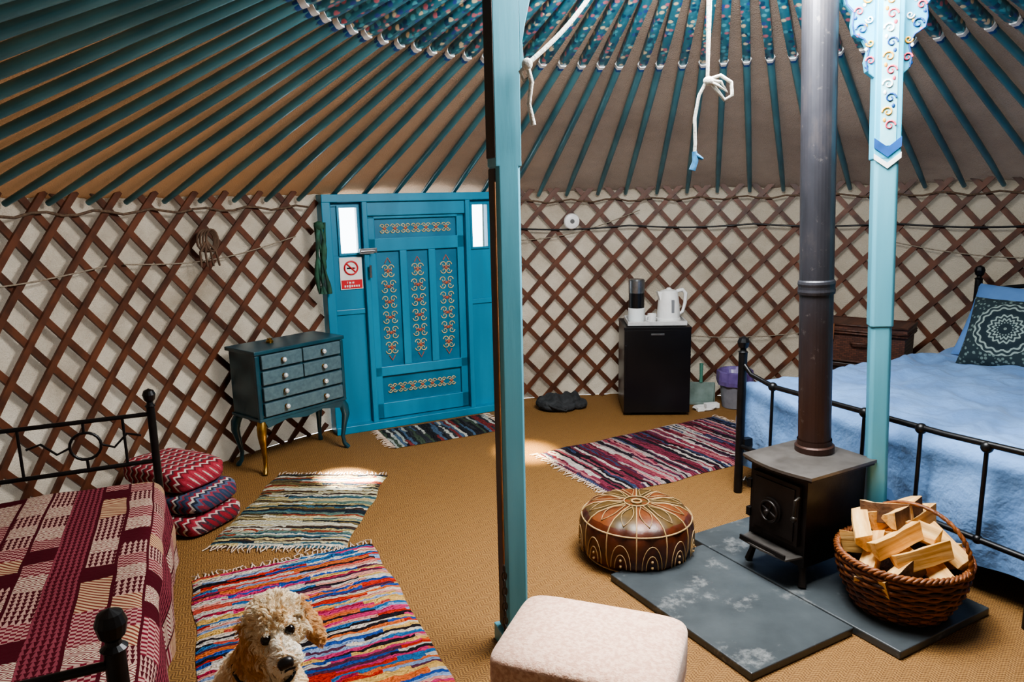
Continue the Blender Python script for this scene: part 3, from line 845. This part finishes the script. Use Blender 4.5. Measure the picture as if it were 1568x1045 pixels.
def pillow(name,w,h,t,m,parent,loc,rot,n=26):
    b=B(); vs=[];fs=[]
    for sg in (1,-1):
        o0=len(vs)
        for j in range(n+1):
            for i in range(n+1):
                u=-1+2*i/n; v=-1+2*j/n
                k=max(0,(1-abs(u)**2.6))*max(0,(1-abs(v)**2.6))
                sx=w/2*u*(1-.05*abs(u)*(1-abs(v)**2)) ; sy=h/2*v*(1-.05*abs(v)*(1-abs(u)**2))
                vs.append((sx,sy,sg*(t/2)*k**.42+.004*noise.noise(Vector((u*3,v*3,sg)))))
        for j in range(n):
            for i in range(n):
                k=o0+j*(n+1)+i; f=(k,k+1,k+n+2,k+n+1); fs.append(f if sg>0 else f[::-1])
    b.add(vs,fs,0,True)
    o=b.obj(name,[m],parent=parent,weld=False,recalc=False); o.location=loc; o.rotation_euler=rot
    return o
def mandala():
    m,nt,bs=newmat('mandala_fabric'); v=coords(nt)
    sp=nd(nt,'ShaderNodeSeparateXYZ'); nt.links.new(v,sp.inputs[0]); x,y=sp.outputs[0],sp.outputs[1]
    r=mth(nt,'SQRT',mth(nt,'ADD',mth(nt,'MULTIPLY',x,x),mth(nt,'MULTIPLY',y,y)))
    an=mth(nt,'ARCTAN2',y,x)
    w=mth(nt,'SINE',mth(nt,'ADD',mth(nt,'MULTIPLY',r,260),mth(nt,'MULTIPLY',mth(nt,'SINE',mth(nt,'MULTIPLY',an,16)),1.6)))
    c=mix(nt,mth(nt,'GREATER_THAN',w,.2),lin('#26363c'),lin('#8fa09a'))
    rg=mth(nt,'GREATER_THAN',mth(nt,'SINE',mth(nt,'MULTIPLY',r,75)),.55)
    c=mix(nt,rg,c,lin('#1e2e36'))
    vo=nd(nt,'ShaderNodeTexVoronoi'); vo.inputs['Scale'].default_value=45; nt.links.new(v,vo.inputs['Vector'])
    o2=ramp(nt,vo.outputs['Distance'],[(.3,lin('#6a7c78')),(.4,lin('#24343a'))])
    c=mix(nt,mth(nt,'GREATER_THAN',r,.155),c,o2)
    nt.links.new(c,bs.inputs['Base Color']); bs.inputs['Roughness'].default_value=.95; return m
M_mand=mandala()
M_pill=mat('pillow_blue','#6a94cc','#5a84bc',rough=.9,scale=5,bump=.4,bscale=10,bd=.01)
def lean(tilt,yaw=0): return (Matrix.Rotation(yaw,3,'Z')@Matrix.Rotation(-tilt,3,'Y')@Matrix.Rotation(math.radians(90),3,'Z')).to_euler()
pillow('pillow_1',.66,.46,.16,M_pill,bd,(.80,.36,.745),lean(math.radians(62)))
pillow('pillow_2',.66,.46,.16,M_pill,bd,(.80,-.36,.745),lean(math.radians(62)))
pillow('patterned_cushion_1',.42,.42,.14,M_mand,bd,(.66,.36,.715),lean(math.radians(58),math.radians(14)))
pillow('patterned_cushion_2',.42,.42,.14,M_mand,bd,(.66,-.30,.71),lean(math.radians(55)))

# ------------------------------------------------------------------ DAYBED local y = near->far
db=empty('daybed',(-1.408,1.94,0),math.radians(23.6))
hw,hl=.325,.913
b=B()
for sx in (-1,1):
    for sy in (-1,1):
        b.tube([(sx*hw,sy*hl,0),(sx*hw,sy*hl,.70)],.016 if sy>0 else .019,0,12); finial(b,sx*hw,sy*hl,.695,.024 if sy>0 else .027)
    b.box((sx*(hw-.01),0,.25),(.025,2*hl,.04),0)
for sy in (-1,1):
    yy=sy*hl
    b.tube([(-hw,yy,.67),(hw,yy,.67)],.009,0,8); b.tube([(-hw,yy,.47),(hw,yy,.47)],.009,0,8); b.tube([(-hw,yy,.22),(hw,yy,.22)],.009,0,8)
    for xr in (.08,):
        n=20
        b.tube([(xr+.055*math.cos(2*pi*i/n),yy,.57+.055*math.sin(2*pi*i/n)) for i in range(n)],.006,0,6,closed=True)
        b.tube([(xr,yy,.625),(xr,yy,.67)],.006,0,6); b.tube([(xr,yy,.47),(xr,yy,.515)],.006,0,6)
    for sg in (1,-1):
        pts=[(.08+sg*.055,yy,.57),(.08+sg*.10,yy,.55),(.08+sg*.15,yy,.60),(.08+sg*.2,yy,.585)]
        b.tube(pts,.005,0,6)
    b.tube([(-.14,yy,.47),(-.14,yy,.67)],.006,0,6); b.tube([(.22,yy,.47),(.22,yy,.67)],.006,0,6)
b.obj('iron_frame',[M_black],parent=db)
b=B(); b.ball((0,0,.31),(hw-.03,hl-.05,.08),0,40,14,e=.2); b.obj('mattress',[mat('mattress_cream','#c8bcae','#b8ac9e')],parent=db)
drape('patchwork_throw',hw-.035,hl-.055,.405,.33,.055,M_patch,db,.025,.014,.012,1,.06,12)

qs=empty('folded_quilt_stack',(-1.60,3.36,0),math.radians(-22))
z=.002
for i,(w,d,h,m) in enumerate(((.50,.34,.10,M_eth1),(.50,.33,.10,M_eth2),(.44,.30,.12,M_eth1))):
    b=B()
    b.ball((0,0,h/2),(w/2,d/2,h/2),0,36,14,e=.45)
    b.v=[(x+.01*noise.noise(Vector((x*6,y_*6,i*3+z_*8))),y_+.01*noise.noise(Vector((x*6,y_*6,i*5+z_*8))),max(.0,z_+.010*noise.noise(Vector((x*8,y_*8,i*7))))) for x,y_,z_ in b.v]
    o=b.obj('quilt_%d'%(i+1),[m],parent=qs,recalc=False); o.location=((-.0,-.02,-.05)[i],(0,.0,.01)[i],z); o.rotation_euler=(0,0,(-.05,.08,-.1)[i]); z+=h*.95

# ------------------------------------------------------------------ DRESSER
dr=empty('chest_of_drawers',(-1.322,4.252,0),math.radians(51))
b=B(); w,d=.60,.29
b.box((0,0,.505),(w-.02,d-.02,.37),0)
b.box((0,-.0,.70),(w+.01,d+.01,.022),0)
b.box((0,0,.318),(w,d,.018),0)
for x in (-w/2+.012,w/2-.012): b.box((x,-d/2+.012,.505),(.022,.022,.36),0)
b.obj('carcass',[M_dress,M_brass],parent=dr,bevel=.004)
b=B()
rows=[(.645,.082),(.555,.082),(.465,.082),(.375,.082)]
yf=-d/2-.002
for i,(zc_,h) in enumerate(rows):
    if i<2:
        for x in (-.135,.135): b.box((x,yf,zc_),(.262,.02,h-.006),0)
    else: b.box((0,yf,zc_),(.535,.02,h-.006),0)
b.obj('drawers',[M_drawer],parent=dr,bevel=.004)
b=B()
for i,(zc_,h) in enumerate(rows):
    for x in (-.135,.135):
        b.tube([(x,yf-.008,zc_),(x,yf-.022,zc_)],.006,1,8); b.ball((x,yf-.03,zc_),(.014,.012,.014),0,8,6)
        b.tube([(x,yf-.011,zc_),(x,yf-.014,zc_)],.012,1,12)
b.obj('knobs',[M_glassk,M_brass],parent=dr)
b=B()
for sx in (-1,1):
    for sy in (-1,1):
        q=Vector((sx,sy,0)).normalized(); c0=Vector((sx*(w/2-.03),sy*(d/2-.03),0))
        prof=[(.31,.0,.026),(.27,.022,.028),(.22,.03,.024),(.15,.016,.016),(.08,.004,.012),(.035,.01,.012),(.012,.028,.016),(.003,.034,.014)]
        b.tube([tuple(c0+q*o_+Vector((0,0,z_))) for z_,o_,r_ in prof],[r_ for z_,o_,r_ in prof],0 if (sx<0 and sy<0) else 1,10)
b.prism([(-w/2+.03,.31),(w/2-.03,.31),(w/2-.05,.27),(.12,.295),(0,.275),(-.12,.295),(-w/2+.05,.27)],-d/2,-d/2+.015,1)
b.obj('cabriole_legs',[M_brass,M_dress],parent=dr)
b=B(); b.lathe([(0,0),(.02,0),(.022,.01),(.012,.02),(.014,.026),(0,.03)],seg=16)
b.obj('trinket_dish',[M_brass],(-1.40,4.20,.711))

# ------------------------------------------------------------------ FRIDGE + items
fr=empty('mini_fridge',(1.0,5.135,0),math.radians(-3))
b=B()
b.box((0,.02,.315),(.45,.36,.59),0); b.box((0,-.185,.315),(.45,.045,.58),0)
b.box((0,0,.615),(.455,.41,.018),0)
for x in (-.19,.19):
    for y_ in (-.15,.15): b.box((x,y_,.011),(.04,.04,.02),0)
b.box((0,-.209,.575),(.09,.003,.012),1)
b.box((-.215,-.212,.35),(.012,.012,.3),0)
b.obj('body',[M_fridge,M_steel],parent=fr,bevel=.008,bseg=3)
tz=.625
b=B()
b.box((0,0,.008),(.40,.28,.008),0)
for sx in (-1,1): b.box((sx*.197,0,.02),(.008,.28,.028),0)
for sy in (-1,1): b.box((0,sy*.138,.02),(.40,.008,.028),0)
b.obj('serving_tray',[mat('tray_white','#b0b0b0','#c8c8c6',rough=.3)],(1.0,5.10,tz),math.radians(-3),bevel=.002)
b=B()
kp=[(0,0),(.082,0),(.084,.01),(.084,.022),(.078,.024),(.078,.06),(.074,.12),(.066,.18),(.062,.205),(.055,.213),(.03,.22),(0,.222)]
b.lathe(kp,m=0,seg=32)
b.tube([(.055,0,.205),(.10,0,.215),(.125,0,.19),(.122,0,.12),(.105,0,.06),(.078,0,.045)],[.012,.014,.014,.012,.011,.01],0,10)
b.prism([(-.05,.205),(-.09,.212),(-.066,.14)],-.018,.018,0)
b.ball((0,0,.225),(.018,.018,.01),0); b.box((-.0,-.0735,.11),(.02,.012,.09),1)
b.obj('electric_kettle',[M_white,mat('kettle_grey','#7a7c80')],(1.095,5.10,tz+.014),.2,bevel=.002)
b=B()
b.lathe([(0,0),(.055,0),(.058,.01),(.058,.09),(.055,.095)],m=0,seg=28)
b.lathe([(.054,.09),(.054,.2),(.052,.205)],m=1,seg=28)
b.lathe([(.055,.2),(.056,.22),(.056,.285),(.05,.295),(0,.297)],m=2,seg=28)
b.obj('insulated_coffee_flask',[mat('flask_white','#d8dcdc'),M_fridge,M_steel],(.875,5.12,tz+.014))
b=B(); b.lathe([(0,0),(.025,0),(.03,.055),(.03,.065),(.027,.065),(.025,.01),(0,.01)],seg=20); b.tube([(-.028,0,.05),(-.045,0,.048),(-.045,0,.022),(-.026,0,.018)],.004,0,6)
b.obj('mug',[M_white],(.965,5.02,tz+.014),.4)

b=B()
def lump(c,r,e=.9,seg=28): b.ball(c,r,0,seg,14,e=e)
lump((-.05,0,.045),(.11,.10,.055)); lump((.06,.01,.05),(.10,.09,.06)); lump((.14,-.02,.03),(.06,.06,.035)); lump((0,-.06,.03),(.13,.05,.035))
b.tube([(-.1,-.06,.06),(-.06,-.13,.05),(.03,-.14,.02),(.08,-.07,.06)],.007,0,6)
b.v=[(x*(1+.14*noise.noise(Vector((x*11,y_*11,z_*11)))),y_*(1+.2*noise.noise(Vector((x*14,y_*14,3)))),max(.001,z_*(1+.6*noise.noise(Vector((x*18,y_*18,8)))))) for x,y_,z_ in b.v]
b.obj('dark_bag',[mat('bag_cloth','#202224','#343638',rough=.85,bump=.8,bscale=20,bd=.03)],(.33,5.17,.001),.1)
b=B()
b.lathe([(.085,.004),(.115,.26),(.118,.27)],m=0,seg=28); b.lathe([(.085,.004),(0,.004)],m=0,seg=28)
b.lathe([(.116,.272),(.125,.265),(.128,.20),(.122,.17)],m=1,seg=40,rf=lambda a,z,i:1+.04*math.sin(a*9+i))
b.lathe([(.116,.272),(.105,.25),(.08,.2),(.0,.17)],m=1,seg=40,rf=lambda a,z,i:1+.04*math.sin(a*7+i))
b.obj('waste_bin',[mat('bin_grey','#7a7a80','#6a6a72',rough=.4),mat('bin_liner_purple','#5a4a7e','#6e5e90',rough=.35)],(1.585,5.12,0))
b=B()
b.prism([(-.09,0),(.09,0),(.10,.16),(-.10,.16)],-.02,-.012,0); b.prism([(-.09,0),(.09,0),(.09,.02),(-.09,.02)],-.06,-.012,0)
b.box((-.095,-.03,.08),(.006,.04,.15),0); b.box((.095,-.03,.08),(.006,.04,.15),0)
b.tube([(0,-.016,.16),(0,-.02,.22),(0,-.016,.30)],[.014,.012,.015],1,8)
b.obj('dustpan',[mat('dustpan_grey','#7a8a84','#66766f'),mat('dustpan_handle','#4a7a6a')],(1.37,5.235,.002),-.15,bevel=.002)
b=B()
b.tube([(.06*math.cos(i*.6)*(1+.02*i),.05*math.sin(i*.6),.006+.0006*i) for i in range(28)],.005,0,6)
b.box((.06,.02,.02),(.10,.05,.035),0); b.box((-.05,-.03,.015),(.05,.035,.028),0)
b.obj('extension_lead',[M_white],(1.36,5.06,.001),.2,bevel=.003)

tb=empty('side_table',(2.22,4.56,0),math.radians(-38))
b=B()
b.box((0,0,.44),(.50,.30,.025),0)
for sx in (-1,1):
    for sy in (-1,1): b.box((sx*.22,sy*.12,.215),(.035,.035,.43),0)
b.box((0,-.12,.40),(.42,.02,.06),0); b.box((0,.12,.40),(.42,.02,.06),0)
b.obj('table',[mat('dark_wood','#2c1c16','#1e120e',rough=.45)],parent=tb,bevel=.004)
def wickm():
    m,nt,bs=newmat('hamper_weave')
    br_=nd(nt,'ShaderNodeTexBrick'); br_.inputs['Scale'].default_value=18; nt.links.new(coords(nt,(1,1,1),(pi/2,0,0)),br_.inputs['Vector'])
    br_.inputs['Color1'].default_value=lin('#5a3424'); br_.inputs['Color2'].default_value=lin('#3e2218'); br_.inputs['Mortar'].default_value=lin('#150b08')
    br_.inputs['Brick Width'].default_value=.5; br_.inputs['Row Height'].default_value=.2
    nt.links.new(br_.outputs[0],bs.inputs['Base Color']); bs.inputs['Roughness'].default_value=.5
    bumpit(nt,bs,br_.outputs['Fac'],-.8,.006); return m
b=B()
b.box((0,0,.095),(.50,.28,.19),0); b.box((0,0,.215),(.52,.30,.045),0)
for z_ in (.01,.185,.2,.235): b.tube([(-.26,-.15,z_),(.26,-.15,z_),(.26,.15,z_),(-.26,.15,z_)],.008,1,6,closed=True)
for x in (-.16,.16): b.box((x,-.155,.19),(.025,.008,.10),2)
b.tube([(-.05,-.15,.13),(-.04,-.18,.13),(.04,-.18,.13),(.05,-.15,.13)],.007,1,6)
b.obj('wicker_hamper',[wickm(),M_wickd,mat('strap_leather','#7a4a28')],(2.22,4.56,.456),math.radians(-38))

# ------------------------------------------------------------------ FOOTSTOOL
fs_=empty('upholstered_footstool',(.183,1.675,0),math.radians(-20.5))
b=B(); b.ball((0,0,.358),(.224,.17,.064),0,64,20,e=.24)
b.v=[(x,y_,z_+(.012*(1-(x/.224)**2)*(1-(y_/.17)**2) if z_>.36 else 0)+.002*noise.noise(Vector((x*12,y_*12,z_*5)))) for x,y_,z_ in b.v]
b.obj('cushion',[M_stool],parent=fs_,recalc=False)
b=B(); b.ball((0,0,.20),(.212,.158,.125),0,56,18,e=.15)
b.obj('base',[M_stool],parent=fs_,recalc=False)
b=B()
pts=[]; n=64
def pw(x,e=.22): return math.copysign(abs(x)**e,x)
for i in range(n):
    q=2*pi*i/n
    pts.append((.218*pw(math.cos(q)),.164*pw(math.sin(q)),.30))
b.tube(pts,.005,0,6,closed=True)
for sx in (-1,1):
    for sy in (-1,1): b.tube([(sx*.17,sy*.12,.09),(sx*.175,sy*.125,.0)],[.02,.014],1,10)
b.obj('piping_and_feet',[M_stool,M_wickd],parent=fs_)

# ------------------------------------------------------------------ DOG
random.seed(5)
dg=empty('cockapoo_dog',(0,0,0))
b=B()
f3=Vector((.40,-.89,-.10)).normalized(); up=Vector((0,0,1))
lat=f3.cross(up).normalized(); upp=lat.cross(f3).normalized()
roll=math.radians(-13)
lat2=lat*math.cos(roll)+upp*math.sin(roll); up2=upp*math.cos(roll)-lat*math.sin(roll)
HC=Vector((-.552,1.535,.562))
HM=Matrix(((lat2.x,f3.x,up2.x,HC.x),(lat2.y,f3.y,up2.y,HC.y),(lat2.z,f3.z,up2.z,HC.z),(0,0,0,1)))
R3=HM.to_3x3()
def hp(x,y_,z_): return HM@Vector((x,y_,z_))
def he(c,r,RR=None): b.ball(hp(*c),r,0,18,12,R=R3@RR if RR else R3)
he((0,-.005,.008),(.054,.058,.046))
he((0,.012,.028),(.038,.034,.024))
for s_ in (-1,1):
    he((s_*.028,.022,-.018),(.031,.033,.027)); he((s_*.021,.047,.020),(.015,.012,.007)); he((s_*.014,.092,-.026),(.020,.030,.019))
    rr=Matrix.Rotation(s_*math.radians(-10),3,'Y')
    he((s_*.058,-.006,.006),(.014,.024,.018)); he((s_*.069,-.002,-.042),(.012,.027,.052),rr)
he((0,.062,-.004),(.019,.042,.016)); he((0,.080,-.012),(.019,.042,.018)); he((0,.070,-.042),(.020,.040,.012))
bf=Vector((.40,-.915,0)).normalized(); bl=Vector((.915,.40,0))
CH=Vector((-.625,1.575,.35)); RU=Vector((-.69,1.735,.14))
b.tube([HC+Vector((0,0,-.01)),HC*.5+CH*.5+Vector((0,0,.02)),CH+Vector((0,0,.03))],[.048,.054,.08],0,14)
b.tube([CH+bf*.02,CH*.6+RU*.4+Vector((0,0,.02)),RU],[.10,.106,.12],0,16)
b.ball(CH+bf*.03+Vector((0,0,-.03)),(.085,.085,.115),0); b.ball(RU,(.125,.125,.118),0)
zf=.018
for s_ in (-1,1):
    sh=CH+bl*(.062*s_)+bf*.03
    paw=Vector((sh.x,sh.y,0))+bf*.035
    b.tube([sh+Vector((0,0,-.02)),sh+Vector((0,0,-.14))-bf*.01,Vector((paw.x,paw.y,.09))-bf*.01,Vector((paw.x,paw.y,zf+.028))],[.05,.038,.026,.024],0,12)
    b.ball(Vector((paw.x,paw.y,zf+.024))+bf*.018,(.03,.034,.02),0)
    th=RU+bl*(.085*s_)+bf*.05
    b.ball(th+Vector((0,0,-.01)),(.06,.10,.085),0,R=Matrix.Rotation(math.atan2(bf.y,bf.x)-pi/2,3,'Z'))
    hk=Vector((RU.x,RU.y,.048))+bl*(.10*s_)-bf*.04
    b.tube([th+bf*.06,hk+Vector((0,0,.01)),hk+bf*.08,hk+bf*.16],[.045,.028,.022,.022],0,10)
    b.ball(Vector((hk.x,hk.y,zf+.024))+bf*.17,(.03,.035,.02),0)
b.tube([RU-bf*.10,RU-bf*.18+Vector((0,0,-.04)),RU-bf*.2+bl*.08+Vector((0,0,-.06))],[.03,.024,.016],0,10)
tmp=b.obj('tmp_body',[M_white],recalc=False)
rm=tmp.modifiers.new('r','REMESH'); rm.mode='VOXEL'; rm.voxel_size=.005
sm=tmp.modifiers.new('s','SMOOTH'); sm.iterations=5; sm.factor=.5
dep=bpy.context.evaluated_depsgraph_get(); dep.update()
me=bpy.data.meshes.new_from_object(tmp.evaluated_get(dep)); bpy.data.objects.remove(tmp)
def furmat(name,c1,c2,c3):
    m,nt,bs=newmat(name); f=noisen(nt,coords(nt),45,4)
    nt.links.new(ramp(nt,f,[(.3,lin(c1)),(.5,lin(c2)),(.7,lin(c3))]),bs.inputs['Base Color'])
    bs.inputs['Roughness'].default_value=.55; bs.inputs['Specular IOR Level'].default_value=.35
    return m
M_fur=furmat('dog_fur','#f0d0a0','#fbe8c8','#fff6e4'); M_ear=furmat('ear_fur','#cc9252','#e0b078','#f0cc9c'); M_muz=furmat('muzzle_fur','#f8e8cc','#fdf4e2','#fffaf0')
M_skin=furmat('dog_undercoat','#cc9c68','#e0b888','#eccc9c')
me.materials.clear(); me.materials.append(M_skin)
for p in me.polygons: p.use_smooth=True; p.material_index=0
link(bpy.data.objects.new('body',me),dg)
eyes=[hp(s_*.0265,.0555,.008) for s_ in (-1,1)]; nose=hp(0,.127,-.014)
Mi=HM.inverted()
tot=0; polys=[];cum=[]
for p in me.polygons:
    c=p.center; wgt=1.0
    if (c-HC).length<.16: wgt=3.0
    elif c.z<.2: wgt=.5
    tot+=p.area*wgt; polys.append(p); cum.append(tot)
def sample():
    p=polys[min(len(cum)-1,bisect.bisect(cum,random.random()*tot))]
    c=p.center; nrm=p.normal.copy()
    jit=Vector([random.uniform(-.003,.003) for _ in range(3)])
    return c+jit-nrm*jit.dot(nrm),nrm
def region(c):
    h=Mi@c
    head=(h.length<.145 and h.z>-.095)
    if head and abs(h.x)>.055 and h.z<.024 and h.y<.035: return 'ear',h
    if head and h.y>.052: return 'muz',h
    if head: return 'head',h
    return 'body',h
def comb(c,n,reg,h):
    if reg=='muz': d=R3@Vector((math.copysign(.6,h.x)*min(1,abs(h.x)/.01),-.8,-.7))
    elif reg=='ear': d=R3@Vector((math.copysign(.05,h.x),.05,-1))
    elif reg=='head': d=R3@Vector((h.x*12,-.2 if h.y<.03 else -.1,-.5 if h.z<.03 else .2))
    else: d=Vector((0,.15,-1))
    d=d-n*d.dot(n)
    return d.normalized() if d.length>1e-4 else n.orthogonal()
NPT=6
def path(c,n,L,dirv,curl,ph,lift):
    bb=n.cross(dirv); out=[]
    for k in range(NPT):
        t=k/(NPT-1)
        q=c+n*(L*lift*(t-.35*t*t))+dirv*(L*(1-lift*.5)*(t*.5+.5*t*t))
        a=ph+t*7
        q=q+(n*math.cos(a)+bb*math.sin(a))*curl*min(1,t*2)
        out.append(q)
    return out
LEN={'ear':(.026,.038),'muz':(.010,.016),'head':(.020,.032),'body':(.026,.040)}
CURL={'ear':.0045,'muz':.0015,'head':.0045,'body':.0055}
LIFT={'ear':.45,'muz':.6,'head':.85,'body':.75}
NC=3200
kd=KDTree(NC); guides=[]
for i in range(NC):
    c,n=sample(); reg,h=region(c); L=random.uniform(*LEN[reg])
    if reg=='head' and h.y>.025: L*=.35 if h.z<.035 else .65
    if reg=='muz' and h.z<-.03: L*=1.7
    if c.z<.07: L*=.4
    d=comb(c,n,reg,h)
    r=Vector([random.gauss(0,1) for _ in range(3)]); r=(r-n*r.dot(n)).normalized()
    d=(d+r*.65).normalized()
    guides.append((reg,L,path(c,n,L,d,CURL[reg]*random.uniform(.6,1.2),random.uniform(0,6.28),LIFT[reg])))
    kd.insert(c,i)
kd.balance()
data={'body':[], 'ear':[], 'muz':[]}
NH=60000
for i in range(NH):
    c,n=sample()
    if min((c-e).length for e in eyes)<.0145 or (c-nose).length<.016: continue
    reg,h=region(c)
    _,gi,_d=kd.find(c); greg,L,gp=guides[gi]
    if reg=='muz' and greg!='muz': L=.010
    L*=random.uniform(.75,1.1)
    d=comb(c,n,reg,h); r=Vector([random.gauss(0,1) for _ in range(3)])*.3
    d=(d+r-n*(r.dot(n))).normalized()
    own=path(c,n,L,d,.001,random.uniform(0,6.28),LIFT[reg])
    off=c-gp[0]; wm=random.uniform(.55,.9)
    pts=[]
    for k in range(NPT):
        t=k/(NPT-1); w=wm*t**.7
        pts.append(own[k].lerp(gp[k]+off*(1-t)*.5,w))
    data['body' if reg=='head' else reg].append(pts)
for key,mm in (('body',M_fur),('ear',M_ear),('muz',M_muz)):
    arr=np.array([[tuple(p) for p in q] for q in data[key]],dtype=np.float32)
    hc=bpy.data.hair_curves.new('fur_'+key); hc.add_curves([NPT]*len(arr))
    hc.position_data.foreach_set('vector',arr.reshape(-1))
    rad=np.tile(np.linspace(.0006,.00018,NPT).astype(np.float32),len(arr))
    at=hc.attributes.get('radius') or hc.attributes.new('radius','FLOAT','POINT')
    at.data.foreach_set('value',rad)
    hc.materials.append(mm)
    link(bpy.data.objects.new('fur_'+key,hc),dg)
b=B()
for e in eyes: b.ball(e,(.0118,.0118,.0118),0,16,12)
b.ball(nose,(.018,.012,.0135),1,16,12,R=R3)
for s_ in (-1,1): b.ball(nose+R3@Vector((s_*.010,.003,-.005)),(.0065,.0065,.0065),1,8,6,R=R3)
b.tube([nose+R3@Vector((0,.004,-.006)),nose+R3@Vector((0,-.003,-.018))],.0024,1,6)
b.tube([hp(-.026,.100,-.044),hp(-.012,.120,-.041),hp(0,.126,-.033),hp(.012,.120,-.041),hp(.026,.100,-.044)],.0028,1,6)
b.obj('eyes_nose_mouth',[mat('dog_eye','#0d0705','#140a07',rough=.06),mat('dog_nose','#0f0d0d','#181616',rough=.35)],parent=dg)
b=B()
nc=HC*.42+CH*.58; ax=(HC-CH).normalized(); e1=ax.cross(Vector((0,1,0))).normalized(); e2=ax.cross(e1)
n=28; b.tube([nc+(e1*math.cos(2*pi*i/n)+e2*math.sin(2*pi*i/n))*.070 for i in range(n)],.005,0,8,closed=True)
b.obj('collar',[M_black],parent=dg)

# ------------------------------------------------------------------ LIGHTS
w=bpy.data.worlds.new('world'); S.world=w; w.use_nodes=True
bg=w.node_tree.nodes['Background']; bg.inputs[0].default_value=(.86,.93,1,1); bg.inputs[1].default_value=5.0
def area(name,loc,size,power,col,target=None,shape='DISK'):
    l=bpy.data.lights.new(name,'AREA'); l.shape=shape; l.size=size; l.energy=power; l.color=col
    o=bpy.data.objects.new(name,l); o.location=loc
    if target:
        o.rotation_euler=(Vector(target)-Vector(loc)).to_track_quat('-Z','Y').to_euler()
    return link(o)
area('crown_skylight',(CX,CY,2.40),1.3,95,(1,.98,.95))
l=bpy.data.lights.new('crown_fill','POINT'); l.energy=62; l.shadow_soft_size=.12; l.color=(.96,.98,1)  # added fill lamp, brightens walls and roof around the crown
link(bpy.data.objects.new('crown_fill',l)).location=(CX,CY-.1,2.30)
def spot(name,loc,tg,power,ang,blend,col,soft=.05):
    l=bpy.data.lights.new(name,'SPOT'); l.energy=power; l.spot_size=math.radians(ang); l.spot_blend=blend; l.color=col; l.shadow_soft_size=soft
    o=bpy.data.objects.new(name,l); o.location=loc
    o.rotation_euler=(Vector(tg)-Vector(loc)).to_track_quat('-Z','Y').to_euler(); link(o)
spot('sunbeam_rug',(.6,2.6,2.45),(-.92,3.86,0),16000,6,1,(1,.96,.88),.03)
spot('sunbeam_floor',(.7,2.7,2.45),(.08,4.24,0),5000,8,1,(1,.82,.5))
spot('sunbeam_stool',(.5,2.8,2.45),(.25,1.70,.4),500,16,1,(1,.95,.88))

# ------------------------------------------------------------------ CAMERA
cam=bpy.data.cameras.new('camera'); cam.lens=26; cam.sensor_width=36; cam.clip_start=.02
co=bpy.data.objects.new('camera',cam)
co.matrix_world=Matrix.Translation((0,0,1.5))@Matrix.Rotation(math.radians(90-10.9),4,'X')@Matrix.Rotation(math.radians(-1.2),4,'Z')
link(co); S.camera=co
S.view_settings.view_transform='AgX'
try: S.view_settings.look='AgX - Medium High Contrast'
except Exception: pass
S.view_settings.exposure=.5
